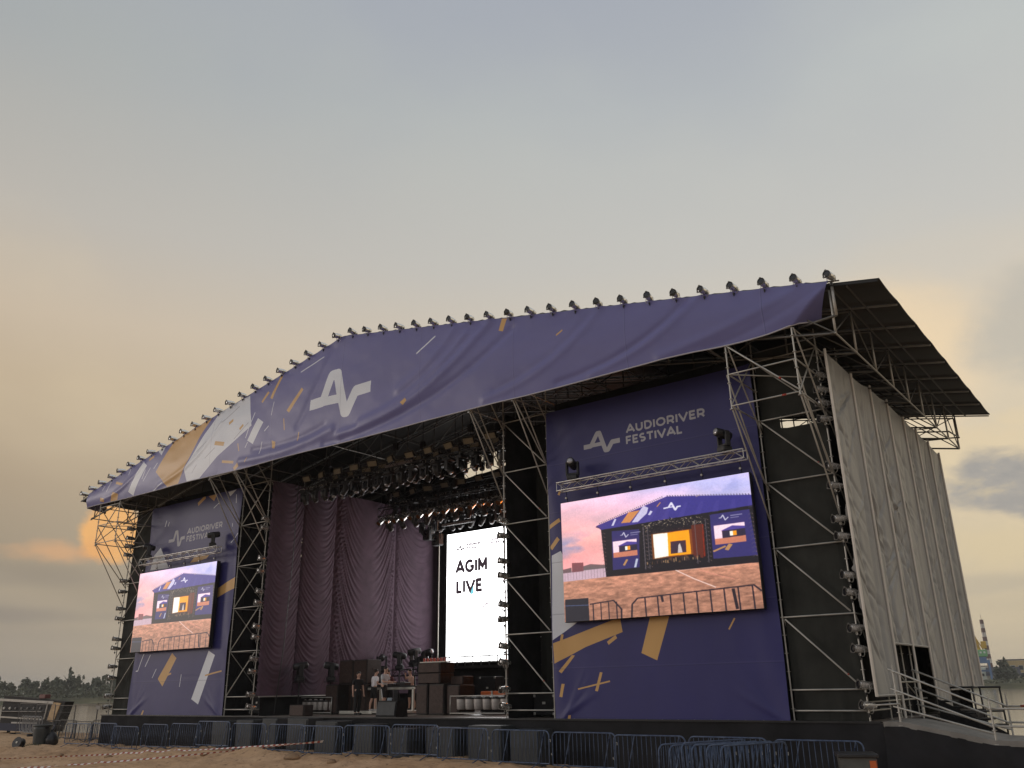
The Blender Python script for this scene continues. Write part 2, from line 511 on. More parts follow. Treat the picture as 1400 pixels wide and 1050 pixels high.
GLYPH = {
    'A': (.86, [[(.0, .0), (.43, 1), (.86, 0)], [(.18, .3), (.68, .3)]]),
    'U': (.76, [[(.08, 1), (.08, .38)] + arc(.38, .38, .3, .34, 180, 360) + [(.68, 1)]]),
    'D': (.78, [[(.08, .04), (.08, .96), (.34, .96)] + arc(.34, .5, .38, .46, 90, -90) + [(.08, .04)]]),
    'I': (.16, [[(.08, 0), (.08, 1)]]),
    'O': (.94, [arc(.47, .5, .41, .45, 0, 360, 18)]),
    'R': (.74, [[(.08, 0), (.08, .94), (.42, .94)] + arc(.42, .65, .24, .29, 90, -90) + [(.08, .36)], [(.42, .36), (.68, 0)]]),
    'V': (.86, [[(.0, 1), (.43, 0), (.86, 1)]]),
    'E': (.62, [[(.6, .95), (.08, .95), (.08, .05), (.62, .05)], [(.08, .5), (.54, .5)]]),
    'F': (.6, [[(.6, .95), (.08, .95), (.08, 0)], [(.08, .48), (.52, .48)]]),
    'S': (.66, [arc(.33, .72, .25, .23, 40, 270) + arc(.33, .27, .26, .22, 90, -140)]),
    'T': (.7, [[(.0, .94), (.7, .94)], [(.35, .94), (.35, 0)]]),
    'L': (.56, [[(.08, 1), (.08, .05), (.56, .05)]]),
    'G': (.9, [arc(.46, .5, .40, .45, 45, 330, 16) + [(.82, .46), (.5, .46)]]),
    'M': (.9, [[(.08, 0), (.08, .98), (.45, .3), (.82, .98), (.82, 0)]]),
}
def cloth_mat(name, img, rough=0.5, emit=0.0):
    m = bpy.data.materials.new(name)
    m.use_nodes = True; m.node_tree.nodes.clear()
    t = NT(m.node_tree)
    ti = t.n('ShaderNodeTexImage'); ti.image = img; ti.interpolation = 'Linear'; ti.extension = 'EXTEND'
    b = t.n('ShaderNodeBsdfPrincipled', ins={'Base Color': ti.outputs[0], 'Roughness': rough})
    b.inputs['Specular IOR Level'].default_value = 0.34
    tcn = t.n('ShaderNodeTexCoord').outputs['Object']
    if emit:
        b.inputs['Base Color'].default_value = (0.01, 0.01, 0.01, 1)
        for l in list(b.inputs['Base Color'].links): m.node_tree.links.remove(l)
        m.node_tree.links.new(ti.outputs[0], b.inputs['Emission Color'])
        b.inputs['Emission Strength'].default_value = emit
    else:
        bn = t.n('ShaderNodeBump', ins={'Strength': 0.25, 'Distance': 0.03, 'Height': t.noise(tcn, 1.6, 5, 0.6)})
        m.node_tree.links.new(bn.outputs[0], b.inputs['Normal'])
    t.n('ShaderNodeOutputMaterial', ins={0: b.outputs[0]})
    return m
# ================================================================== SETTING
def sstep(x, a, b):
    t = np.clip((np.asarray(x, float) - a) / (b - a), 0, 1); return t * t * (3 - 2 * t)
def ground_z(x, y):
    x = np.asarray(x, float); y = np.asarray(y, float)
    z = -1.42 - 0.02 * np.clip(-y - 3, 0, 40)
    z = z + 0.20 * sstep(x, -32, -22) * (1 - sstep(x, -13, -6)) * (1 - sstep(y, 1, 5))
    near = 1 - sstep(y, 2, 9)
    z = z + near * (0.34 * np.exp(-(((x + 18.6) / 1.5) ** 2 + ((y + 4.3) / 0.7) ** 2)) + 0.16 * np.exp(-(((x + 23.5) / 2.5) ** 2 + ((y + 5.5) / 0.8) ** 2)) + 0.12 * np.exp(-(((x + 29) / 2.2) ** 2 + ((y + 6.5) / 1.0) ** 2)))
    z = z + near * (0.22 * (fbm(x * 0.35, y * 0.5, 3, 3) - 0.45) + 0.20 * (fbm(x * 1.6, y * 1.6, 9, 3) - 0.45) + 0.10 * (vnoise(x * 4.2, y * 4.2, 21) - 0.5))
    shore = sstep(y, 6, 20)
    z = z * (1 - shore) + shore * (-3.6)
    return z
def axis(*segs):
    out = []
    for a, b, n in segs:
        out += list(np.linspace(a, b, n, endpoint=False))
    out.append(segs[-1][1])
    return np.array(out)
gx = axis((-3000, -300, 8), (-300, -75, 14), (-75, -48, 60), (-48, -8, 330), (-8, 8, 50), (8, 60, 20), (60, 2000, 8))
gy = axis((-1500, -60, 8), (-60, -16, 20), (-16, -11, 24), (-11, 1, 110), (1, 24, 40), (24, 300, 10), (300, 4500, 6))
GX, GY = np.meshgrid(gx, gy, indexing='ij')
sand = bpy.data.materials.new('beach_sand'); sand.use_nodes = True; sand.node_tree.nodes.clear()
t = NT(sand.node_tree)
pc = t.n('ShaderNodeTexCoord').outputs['Object']
c1 = t.ramp(t.noise(pc, 0.55, 6, 0.62), [(0.3, (0.42, 0.268, 0.150)), (0.55, (0.53, 0.350, 0.208)), (0.75, (0.62, 0.425, 0.265))])
c2 = t.mix(t.maprange(t.noise(pc, 5.5, 5, 0.65), 0.52, 0.72), c1, (0.24, 0.155, 0.092))
c3 = t.mix(t.maprange(t.noise(pc, 0.13, 3, 0.5), 0.5, 0.65, 0, 0.5), c2, (0.46, 0.33, 0.22))
bmp = t.n('ShaderNodeBump', ins={'Strength': 0.7, 'Distance': 0.05, 'Height': t.noise(pc, 9.0, 6, 0.7)})
bs = t.n('ShaderNodeBsdfPrincipled', ins={'Base Color': c3, 'Roughness': 0.95, 'Normal': bmp.outputs[0]})
bs.inputs['Specular IOR Level'].default_value = 0.15
t.n('ShaderNodeOutputMaterial', ins={0: bs.outputs[0]})
struct('sand_ground', MB().grid(np.stack([GX, GY, ground_z(GX, GY)], -1)), sand, True)

water_m = bpy.data.materials.new('river_water'); water_m.use_nodes = True; water_m.node_tree.nodes.clear()
t = NT(water_m.node_tree)
pc = t.n('ShaderNodeTexCoord').outputs['Object']
wv = t.noise(t.n('ShaderNodeMapping', ins={0: pc, 3: (0.25, 0.25, 1)}).outputs[0], 3.0, 4, 0.6)
bmp = t.n('ShaderNodeBump', ins={'Strength': 0.25, 'Distance': 0.06, 'Height': wv})
bs = t.n('ShaderNodeBsdfPrincipled', ins={'Base Color': (0.10, 0.085, 0.065, 1), 'Roughness': 0.12, 'Normal': bmp.outputs[0]})
bs.inputs['IOR'].default_value = 1.33
t.n('ShaderNodeOutputMaterial', ins={0: bs.outputs[0]})
wb = MB(); wb.grid(np.array([[(-3000, 5, -2.45), (2000, 5, -2.45)], [(-3000, 4500, -2.45), (2000, 4500, -2.45)]], float))
struct('river_water', wb, water_m)

def polar(az, r, z=0.0):
    return Vector((CAM.x - sin(R(az)) * r, CAM.y + cos(R(az)) * r, z))
bank_m = mat('bank_grass', (0.075, 0.085, 0.040), 0.95, 0, 0.45, 0.05, dirt=(0.13, 0.115, 0.06))
azs = np.linspace(-25, 95, 160)
rs = [470, 486, 492, 500, 515, 545, 620, 800, 1400, 3000]
zz = [-3.2, -2.7, -2.0, -1.0, 0.2, 0.9, 1.6, 2.5, 4, 6]
BP = np.zeros((len(azs), len(rs), 3))
for i, a in enumerate(azs):
    for j, r_ in enumerate(rs):
        rr = r_ + (14 * (float(fbm(a * 0.35, 1.0, 5, 4)) - 0.5) * 2 if j < 8 else 0)
        p = polar(a, rr)
        BP[i, j] = (p.x, p.y, zz[j] + (0.5 * float(vnoise(a * 2, j, 2)) if j > 2 else 0))
struct('far_river_bank', MB().grid(BP), bank_m, True)

# ------------------------------------------------------------------ trees beyond the river
leaf_a = mat('far_foliage', (0.11, 0.12, 0.085), 0.9, 0, 0.35, 0.25)  # both far foliage tones are paled, with distance haze in the colour
leaf_b = mat('far_foliage_pale', (0.12, 0.125, 0.085), 0.9, 0, 0.4, 0.25)
bark_m = mat('far_bark', (0.06, 0.05, 0.04), 0.9)
def tree(az, r, h, wd, label, m, seed, poplar=False, base=0.0):
    rr = random.Random(seed)
    loc = polar(az, r, base)
    root = thing('broadleaf_tree' if not poplar else 'poplar_tree', label, 'tree', loc, 'trees on the far river bank')
    tr = MB(); tr.tube((0, 0, -0.8), (0, 0, h * 0.7), h * 0.022, 6, r2=h * 0.008)
    for k in range(5):
        a = rr.uniform(0, 2 * pi); z0 = h * rr.uniform(.25, .55)
        tr.tube((0, 0, z0), (cos(a) * wd * .33, sin(a) * wd * .33, z0 + h * .22), h * .010, 5, r2=h * .003)
    part('trunk', tr, bark_m, root, world=False)
    cr = MB()
    blobs = [(0, 0, h * .93, wd * .07), (wd * .03, 0, h * .82, wd * .11), (0, 0, h * .28, wd * .24), (-wd * .05, 0, h * .5, wd * .16)]
    for k in range(38):
        a = rr.uniform(0, 2 * pi); zc = rr.uniform(.14, .90)
        rad = wd * .55 * (1.1 - zc * (.65 if not poplar else .5)) * rr.uniform(.3, 1)
        blobs.append((cos(a) * rad, sin(a) * rad, zc * h, wd * rr.uniform(.05, .13)))
    for (bx, by, bz, br) in blobs:
        for k in range(20):
            d = Vector((rr.gauss(0, 1), rr.gauss(0, 1), rr.gauss(0, 1.0)))
            d = d.normalized() * br * rr.random() ** .6; d.z *= 1.9
            c = Vector((bx, by, bz)) + d
            u = Vector((rr.gauss(0, 1), rr.gauss(0, 1), rr.gauss(0, 1))).normalized()
            v_ = u.orthogonal().normalized(); s = rr.uniform(.35, .85)
            cr.add([c - u * s, c + v_ * s * .7, c + u * s, c - v_ * s * .7], [(0, 1, 2, 3)])
    part('crown', cr, m, root, world=False)
    return root
TREES = [  # azimuth, height, width, what sets it apart
    (67.8, 15, 10, 'tall rounded tree at the left end of the far bank'),
    (66.9, 9, 9, 'low spreading tree beside the tall tree at the left end of the far bank'),
    (66.1, 12.5, 8, 'upright tree with an open crown above the left end of the black booth'),
    (65.6, 9.5, 8, 'small bushy tree behind the black booth roof'),
    (65.05, 12, 9, 'broad dark tree behind the middle of the black booth'),
    (64.55, 13, 8, 'dense tree just left of the tallest far tree'),
    (64.0, 17.5, 8.5, 'tallest pointed tree on the far bank, left of the stage'),
    (63.5, 13.5, 9, 'leaning tree just right of the tallest far tree'),
    (62.95, 9, 9, 'low bush-like tree in the gap between the two far groves'),
    (62.5, 11.5, 8, 'rounded tree nearest the gap in the second far grove'),
    (62.05, 14, 8, 'tallest tree of the second far grove beside the stage edge'),
    (61.6, 12, 8, 'tree of the second far grove touching the stage edge'),
    (61.1, 13, 9, 'tree half hidden behind the left stage corner'),
    (67.3, 10, 8, 'thin pale tree rising over the left end of the far bank'),
]
for k, (a, h, wd, lb) in enumerate(TREES):
    tree(a, 520 + 25 * (k % 3), h * .86, wd, lb, leaf_b if k % 3 == 1 else leaf_a, 100 + k)
for k, (a, h, wd, lb) in enumerate([(8.75, 14, 5, 'slim poplar behind the dark shed roof on the far quay'), (8.95, 12, 5, 'shorter poplar left of the slim one on the far quay'), (8.45, 8, 8, 'low round tree between poplars and tan building'), (10.55, 11, 8, 'dark tree left of the harbour crane'), (9.2, 9, 6, 'small dark tree right of the harbour crane')]):
    tree(a, 575, h, wd, lb, leaf_a, 300 + k, poplar=k < 2)
# undergrowth along the far bank: nobody could count it
ug = MB(); rr = random.Random(5)
for k in range(7600):
    a = rr.uniform(57, 72) if k < 6200 else rr.uniform(5, 12.5)
    c = polar(a, rr.uniform(496, 560), 0.2 + rr.random() * (5.6 if k < 6200 else 1.6) * (0.35 + float(vnoise(a * 2.1, 0, 4))))
    u = Vector((rr.gauss(0, 1), rr.gauss(0, 1), rr.gauss(0, 1))).normalized(); v_ = u.orthogonal().normalized(); s = rr.uniform(.4, .9)
    ug.add([c - u * s, c + v_ * s * .8, c + u * s, c - v_ * s * .8], [(0, 1, 2, 3)])
o = link('bank_undergrowth', ug.mesh('bank_undergrowth', leaf_b)); o['kind'] = 'stuff'; tag(o, 'tangled green undergrowth along the far river bank', 'undergrowth')

# ------------------------------------------------------------------ far quay: crane, chimney, sheds
yel = mat('crane_yellow', (0.52, 0.33, 0.05), 0.6, 0, 0.15, 0.2)
grn = mat('crane_green', (0.16, 0.36, 0.17), 0.6, 0, 0.15, 0.2)
blu = mat('crane_blue', (0.10, 0.17, 0.30), 0.6, 0, 0.15, 0.2)
pale_b = mat('pale_cladding', (0.55, 0.60, 0.56), 0.7, 0, 0.12, 0.1)
glass_d = mat('far_window_glass', (0.03, 0.035, 0.04), 0.2)
tan_w = mat('tan_render', (0.42, 0.32, 0.17), 0.85, 0, 0.15, 0.1)
slate = mat('dark_shed_roof', (0.07, 0.07, 0.085), 0.8, 0, 0.2, 0.1)
whitew = mat('white_wall', (0.62, 0.56, 0.48), 0.85, 0, 0.1, 0.1)
brickr = mat('chimney_red', (0.16, 0.10, 0.09), 0.8); brickw = mat('chimney_white', (0.60, 0.57, 0.52), 0.8)
def frame_at(az, r):
    """local axes on the far quay: x to the right as seen across the river, y away"""
    b = polar(az, r, 0.6); return b, Matrix.Rotation(R(az), 4, 'Z')
b0, M0 = frame_at(9.85, 560)
cr = thing('harbour_crane', 'harbour crane with yellow jib, green machine house and blue portal legs', 'crane', b0, None, R(9.85)); cr.scale = (.85, .85, .85)
for sx in (-3.6, 3.6):
    for sy in (-3, 3):
        part('portal_leg', MB().box((sx, sy, 6.2), (1.25, 1.2, 12.4)), blu, cr, world=False)
part('portal_beam', MB().box((0, -3, 12.6), (8.6, 1.4, 1.9)).box((0, 3, 12.6), (8.6, 1.4, 1.9)).box((0, 0, 7.0), (8.4, 1, 1.1)), blu, cr, world=False)
part('pedestal', MB().bbox((0, 0, 14.6), (5.6, 4.8, 2.6), .3), blu, cr, world=False)
hs = part('machine_house', MB().bbox((0, 0, 17.8), (7.6, 6, 4.4), .4), grn, cr, world=False)
for wx in (-2.2, 0, 2.2):
    o = link('window', MB().box((wx, -3.06, 18.3), (1.2, .16, 1.2)).mesh('window', pale_b), hs)
part('mast', MB().tube((-.5, 0, 19.8), (-1.8, 0, 28.5), 1.25, 6, r2=.7).tube((2, 0, 19.8), (-1.6, 0, 28), .35, 5), yel, cr, world=False)
part('jib', MB().tube((-1.2, -1, 22), (-3.6, -4, 33.5), .9, 5, r2=.45).tube((-1.8, 0, 28), (-3.6, -4, 33.5), .25, 4).tube((-.5, -1, 21.5), (-3.2, -3, 25), .35, 4), yel, cr, world=False)
part('counterweight', MB().bbox((2.6, 0, 23.0), (3.2, 2.4, 4.6), .3), yel, cr, world=False)
b1, _ = frame_at(9.5, 640)
ch = thing('striped_chimney', 'tall red and white banded chimney behind the harbour crane', 'chimney', b1)
for k in range(12):
    z0 = 6 + k * 2.65
    part('band', MB().tube((0, 0, z0), (0, 0, z0 + 2.65), 1.6 - k * .04, 12, r2=1.56 - k * .04), brickr if k % 2 else brickw, ch, world=False)
part('lower_shaft', MB().tube((0, 0, -2), (0, 0, 6), 2.0, 12, r2=1.62), brickw, ch, world=False)
part('ladder', MB().tube((0, -1.75, 0), (0, -1.35, 37.5), .08, 4).tube((0, 0, 37.5), (0, 0, 41), .1, 4), brickr, ch, world=False)
def house(az, r, wd, dp, h, roof_h, wm, rm, label, cat, name, win):
    b, _ = frame_at(az, r)
    t_ = thing(name, label, cat, b, None, R(az))
    part('wall', MB().box((0, 0, h / 2 - .5), (wd, dp, h + 1)), wm, t_, world=False)
    if roof_h:
        rf = MB(); x, y = wd / 2 + .4, dp / 2 + .5
        rf.add([(-x, -y, h), (x, -y, h), (x, y, h), (-x, y, h), (-x * .96, 0, h + roof_h), (x * .96, 0, h + roof_h)], [(0, 1, 5, 4), (2, 3, 4, 5), (1, 2, 5), (3, 0, 4), (3, 2, 1, 0)])
        part('roof', rf, rm, t_, world=False)
    else:
        part('parapet', MB().box((0, 0, h + .55), (wd + .5, dp + .5, .5)), rm, t_, world=False)
    for (x, z, ww, wh) in win:
        f_ = part('window', MB().box((x, -dp / 2 - .02, z), (ww + .3, .16, wh + .3)), pale_b, t_, world=False)
        link('pane', MB().box((x, -dp / 2 - .12, z), (ww, .06, wh)).mesh('pane', glass_d), f_)
    return t_
house(8.92, 585, 17, 10, 3.4, 4.6, whitew, slate, 'white walled shed with a broad dark roof on the far quay', 'shed', 'quay_shed', [(-6, 1.6, 1.4, 1.2), (-2, 1.6, 1.4, 1.2), (3, 1.4, 2.2, 2)])
house(8.0, 600, 22, 12, 11.5, 0, tan_w, slate, 'tan flat roofed building at the right edge of the far quay', 'building', 'quay_building', [(-8, 3.5, 2.2, 2.4), (-4, 3.5, 2.2, 2.4), (-8, 7.6, 2.2, 2.4), (-4, 7.6, 2.2, 2.4), (0, 7.6, 2.2, 2.4), (0, 3.5, 2.2, 2.4)])
house(10.45, 575, 6, 6, 8.8, 0, pale_b, slate, 'narrow pale green block beside the harbour crane legs', 'building', 'quay_block', [(-1, 6, 1.4, 1.4)])
house(9.95, 590, 6, 6, 8.2, 0, pale_b, slate, 'pale kiosk seen through the crane legs', 'building', 'quay_kiosk', [(0, 4, 1.4, 1.4)])
house(9.45, 600, 5, 6, 6.2, 1.4, whitew, slate, 'small white hut right of the harbour crane', 'hut', 'quay_hut', [(0, 2.5, 1.4, 1.2)])

# ================================================================== STAGE PLATFORM
XL, XR = -37.35, 2.12
ramp_y0, ramp_y1 = -0.3, 2.25
plat = thing('stage_platform', 'long dark stage platform wrapped in a black skirt', 'stage', (-17.6, 0, -1.5))
part('deck', MB().box(((XL + XR) / 2, 7.0, -0.06), (XR - XL + .5, 14.2, 0.12)), deck_m, plat)
part('deck_edge', MB().box(((XL + XR) / 2, -0.16, 0.0), (XR - XL + .56, 0.16, 0.05)), black_metal, plat)
n = 700
xs = np.linspace(XL - .25, XR + .32, n)
zs = np.linspace(0.0, 1.0, 8)
SK = np.zeros((n, 8, 3))
fold = (fbm(xs * 1.3, xs * 0, 31, 3) - .45) * .16
for j, tz in enumerate(zs):
    zb = -1.62
    SK[:, j] = np.stack([xs, -0.17 - fold * (0.25 + 0.75 * tz) - 0.03, -0.03 + (zb + .03) * tz + 0 * xs], -1)
part('skirt', MB().grid(SK), cloth_skirt, plat, True)
part('side_skirt', MB().box((XL - .27, 7, -.8), (.04, 14, 1.6)), cloth_skirt, plat)
part('side_skirt', MB().box((XR + .30, 7.6, -.8), (.04, 12.5, 1.6)), cloth_skirt, plat)

# ================================================================== ROOF
RX, RZ, SL = -17.6, 15.80, 0.19
def roof_z(x): return RZ - SL * abs(x - RX)
E_L, E_R = -39.85, 4.65
roof = thing('stage_roof', 'shallow gabled black roof of long sheets over the stage', 'roof', (RX, 6, RZ))
PANW = 2.06
YS = [-2.03 + (PANW - .02) * k for k in range(9)]
for k in range(8):
    for side in (0, 1):
        xa, xb = (E_L, RX) if side == 0 else (RX, E_R)
        y0, y1 = YS[k] + .035, YS[k + 1] - .035
        za, zb = roof_z(xa), roof_z(xb)
        m_ = MB(); nn = 8
        top = np.zeros((nn, 5, 3)); bot = np.zeros((nn, 5, 3))
        for i in range(nn):
            x = xa + (xb - xa) * i / (nn - 1)
            for j in range(5):
                y = y0 + (y1 - y0) * j / 4
                sag = -0.05 * sin(pi * j / 4)
                top[i, j] = (x, y, roof_z(x) + .05 + sag); bot[i, j] = (x, y, roof_z(x) + sag)
        m_.grid(top); m_.grid(bot[:, ::-1])
        o_ = nn * 5
        # close the eave and the seams
        ends = [0, nn - 1]
        for i in ends:
            for j in range(4):
                m_.f.append((i * 5 + j, i * 5 + j + 1, o_ + i * 5 + 3 - j, o_ + i * 5 + 4 - j)); m_.m.append(0)
        for j in (0, 4):
            for i in range(nn - 1):
                m_.f.append((i * 5 + j, (i + 1) * 5 + j, o_ + (i + 1) * 5 + 4 - j, o_ + i * 5 + 4 - j)); m_.m.append(0)
        part('roof_panel', m_, roof_m, roof, True)
for k in range(9):
    for xa, xb in ((E_L + .05, RX), (RX, E_R - .05)):
        r_ = MB()
        d = Vector((xb - xa, 0, roof_z(xb) - roof_z(xa))); L = d.length
        M_ = Matrix.Rotation(-math.atan2(d.z, d.x), 4, 'Y')
        r_.box(((xa + xb) / 2, YS[k], (roof_z(xa) + roof_z(xb)) / 2 - .04), (L, .035, .05), 0, M_)
        part('roof_rail', r_, alu if k else black_metal, roof)
for xx in (3.75, 3.3, -1, -6, -11, -38.7, -34, -29, -24):
    rod('purlin', (xx, YS[0] + .1, roof_z(xx) - .07), (xx, YS[-1] - .1, roof_z(xx) - .07), .03, galv_dark, roof)

# rafter trusses, one under every sheet joint
def roof_truss(y, k):
    lbs = ['{} roof truss counted from the front edge of the stage roof'.format(ordinal(k))]
    t_ = thing('roof_truss', lbs[0], 'truss', (RX, y, RZ - 1), 'steel trusses carrying the stage roof')
    D_ = 1.35
    xs_ = [3.25 - 2.07 * i for i in range(21)]
    for (xa, xb) in ((-38.5, RX), (RX, 3.25)):
        rod('top_chord', (xa, y, roof_z(xa) - .14), (xb, y, roof_z(xb) - .14), .03, galv_dark, t_)
        rod('bottom_chord', (xa, y, roof_z(xa) - D_ - .14), (xb, y, roof_z(xb) - D_ - .14), .035, galv_dark, t_)
    for i, x in enumerate(xs_):
        zt = roof_z(x) - .14
        rod('web_post', (x, y, zt), (x, y, zt - D_), .03 if i else .035, galv_dark if i else galv, t_)
        if i < 20:
            x2 = xs_[i + 1]
            a, b = ((x, zt), (x2, roof_z(x2) - .14 - D_)) if (i % 2) else ((x, zt - D_), (x2, roof_z(x2) - .14))
            rod('web_diagonal', (a[0], y, a[1]), (b[0], y, b[1]), .022, galv_dark, t_)
for k in range(9): roof_truss(YS[k] if k else YS[0] + .10, k)
# lengthwise bracing between the trusses (parts of the roof)
for xx in (3.25, -0.89, -7.1, -11.24, -24.0, -28, -34.0, -38.3):
    zb_ = roof_z(xx) - 1.49
    rod('tie_tube', (xx, YS[0], zb_), (xx, YS[-1], zb_), .028, galv, roof)
    for k in range(8):
        a = (xx, YS[k], zb_) if k % 2 == 0 else (xx, YS[k], zb_ + 1.33)
        b = (xx, YS[k + 1], zb_ + 1.33) if k % 2 == 0 else (xx, YS[k + 1], zb_)
        rod('cross_brace', a, b, .020, galv_dark, roof)
for k in range(8):      # plan bracing
    for xx in (3.25, -0.89, -5.03):
        rod('cross_brace', (xx, YS[k], roof_z(xx) - 1.49), (xx - 4.14, YS[k + 1], roof_z(xx - 4.14) - 1.49), .018, galv_dark, roof)
# the hanging rear end of the roof frame
for (xa, xb) in ((1.4, 3.35),):
    for z_ in (11.05,):
        rod('rear_hanger_tube', (xa, YS[-1], z_), (xb, YS[-1], z_ - .22), .03, galv_dark, roof)
    rod('rear_hanger_tube', (3.3, YS[-1], 11.9), (3.3, YS[-1], 10.8), .03, galv, roof)
    rod('rear_hanger_tube', (1.5, YS[-1], 11.1), (3.25, YS[-1], 11.75), .02, galv_dark, roof)
    rod('rear_hanger_tube', (1.5, YS[-1] - 2.0, 10.95), (3.3, YS[-1] - 2.0, 10.65), .03, galv_dark, roof)
    rod('rear_hanger_tube', (3.3, YS[-1], 10.85), (3.3, YS[-1] - 2.06, 10.65), .03, galv_dark, roof)

# ================================================================== SCAFFOLD TOWERS
POST = {}
def post_mesh(h):
    if h not in POST:
        m_ = MB().tube((0, 0, 0), (0, 0, h), .0245, 8)
        z = .33
        while z < h:
            m_.lathe([(z - .006, .028), (z - .006, .062), (z + .006, .062), (z + .006, .028)], 8); z += .5
        m_.lathe([(h, .018), (h + .16, .018)], 6)
        m_.lathe([(0, .07), (.012, .07), (.012, .024), (.14, .022)], 8)
        POST[h] = m_.mesh('post', galv)
    return POST[h]
LEV = [.28, .83, 2.83, 4.83, 6.83, 8.83, 10.83]
def tower(x0, label, mirror, up_=0.0):
    x1 = x0 + 2.07
    t_ = thing('scaffold_tower', label, 'scaffold tower', (x0 + 1.035, 1.0, 0), 'scaffold towers along the stage front')
    b = WLOC[t_.name]
    for x in (x0, x1):
        for y in (0, 2.07):
            o = link('post', post_mesh(11.3), t_); o.location = Vector((x, y, 0)) - b
    xa, xb = (x1, x0) if mirror else (x0, x1)     # diagonals fall from xa down to xb
    G = galv
    for i, z in enumerate(LEV):
        for y in (0, 2.07): rod('ledger', (x0 + .03, y, z), (x1 - .03, y, z), .0242, G, t_)
        for x in (x0, x1): rod('ledger', (x, .03, z), (x, 2.04, z), .0242, G, t_)
    for i in range(1, 6):
        o = rod('diagonal_brace', (xa + (.09 if xb > xa else -.09), -.03, LEV[i + 1] - .06), (xb - (.09 if xb > xa else -.09), -.03, LEV[i] + .06), .0242, G, t_)
        if i in (1, 4):
            p = Vector((xa, -.03, LEV[i + 1])).lerp(Vector((xb, -.03, LEV[i])), .8)
            rod('red_band', p, p + (Vector((xb, -.03, LEV[i])) - p) * .08, .028, red_paint, t_)
        for x in (x0, x1):
            rod('diagonal_brace', (x, .08, LEV[i + 1] - .06), (x, 1.99, LEV[i] + .06), .022, G, t_)
    # cantilever head that carries the fascia (a lift higher on the inner towers)
    yf = -2.07
    q = up_
    for x in (x0, x1):
        o = link('head_post', post_mesh(2.3), t_); o.location = Vector((x, yf, 8.72 + q)) - b
        for z in (8.83, 9.83, 10.83):
            rod('ledger', (x, yf, z + q), (x, 0, z + q), .0242, G, t_)
        rod('raking_strut', (x, yf, 8.80 + q), (x, -.02, 5.6 + q), .0242, G, t_)
        rod('raking_strut', (x + .05, yf, 8.83 + q), (x + .05, -.02, 6.6 + q), .0242, G, t_)
        rod('raking_strut', (x - .05, yf, 9.83 + q), (x - .05, -.02, 6.85 + q), .0242, G, t_)
        rod('raking_strut', (x + .05, yf, 10.8 + q), (x + .05, -.02, 8.4 + q), .0242, G, t_)
        rod('diagonal_brace', (x, yf, 8.85 + q), (x, -.1, 10.8 + q), .022, G, t_)
        if q: rod('top_post', (x, 0, 11.3), (x, 0, 13.0), .0242, G, t_)
    for z in (8.83, 9.83, 10.83):
        rod('ledger', (x0, yf, z + q), (x1, yf, z + q), .0242, G, t_)
    rod('diagonal_brace', (xa, yf - .03, 10.78 + q), (xb, yf - .03, 8.88 + q), .0242, G, t_)
    if not q:
        p = Vector((xa, yf - .03, 10.78)).lerp(Vector((xb, yf - .03, 8.88)), .74)
        rod('red_band', p, p + (Vector((xb, yf - .03, 8.88)) - p) * .12, .028, red_paint, t_)
        rod('red_band', (xa + (xb - xa) * .75, yf, 8.83), (xa + (xb - xa) * .81, yf, 8.83), .028, red_paint, t_)
    rod('diagonal_brace', (x0, yf, 9.83 + q), (x1, 0, 9.83 + q), .022, G, t_)
    return t_
TX = [-37.3, -26.95, -10.3, 0.0]
tower(TX[0], 'outermost scaffold tower at the far left corner of the stage', True)
tower(TX[1], 'scaffold tower between the left banner and the plum curtains', True, 2.07)
tower(TX[2], 'scaffold tower between the white screen and the right banner', False, 2.07)
tower(TX[3], 'nearest scaffold tower at the right corner beside the grey tarpaulins', False)

# black cloths behind the tower fronts
def cloth_panel(name, P, m, label, smooth=True):
    c = P.reshape(-1, 3).mean(0)
    loc = Vector((float(c[0]), float(c[1]), float(P[..., 2].min())))
    o = solo(name, MB().grid(P), m, label, 'cloth', 'black cloths closing the stage', smooth, loc)
    return o
def hang(x0, x1, y, z0, z1, amp, seed, nx=80, nz=50, fx=3.0):
    xs_ = np.linspace(x0, x1, nx); zs_ = np.linspace(z0, z1, nz)
    X, Z = np.meshgrid(xs_, zs_, indexing='ij')
    d = amp * (fbm(X * fx + (Z - z1) * .12, Z * .12, seed, 3) - .45)
    return np.stack([X, y + d * (0.3 + .7 * (z1 - Z) / (z1 - z0)), Z], -1)
cloth_panel('backing_cloth', hang(.03, 2.04, .14, .02, 8.5, .12, 41), cloth_grey_black, 'charcoal cloth behind the front of the nearest right tower')
cloth_panel('backing_cloth', hang(.03, 2.04, .16, 8.93, 11.2, .06, 42), cloth_grey_black, 'upper strip of charcoal cloth in the nearest right tower')
cloth_panel('backing_cloth', hang(.03, .62, .15, 8.48, 8.95, .02, 47, 8, 6), cloth_grey_black, 'small charcoal cloth flap left of the gap in the right tower')
cloth_panel('backing_cloth', hang(-37.25, -35.26, .14, .02, 11.0, .12, 43), cloth_grey_black, 'charcoal cloth in the outermost left tower')
cloth_panel('backing_cloth', hang(-26.93, -24.9, 2.12, .02, 11.2, .25, 44), cloth_black, 'black cloth at the back of the tower left of the curtains')
P = hang(-10.28, -8.2, 2.0, .9, 11.2, .0, 45, 70, 60)
s_ = (P[..., 0] + 10.28) / 2.08; h_ = (11.2 - P[..., 2]) / 10.3
P[..., 1] += .28 * (fbm((s_ / (.12 + .9 * h_)) * 2.6, h_ * .6, 46, 3) - .45) * (.3 + h_)
cloth_panel('backing_cloth', P, cloth_grey_black, 'black drape with fanned folds in the tower beside the white screen')
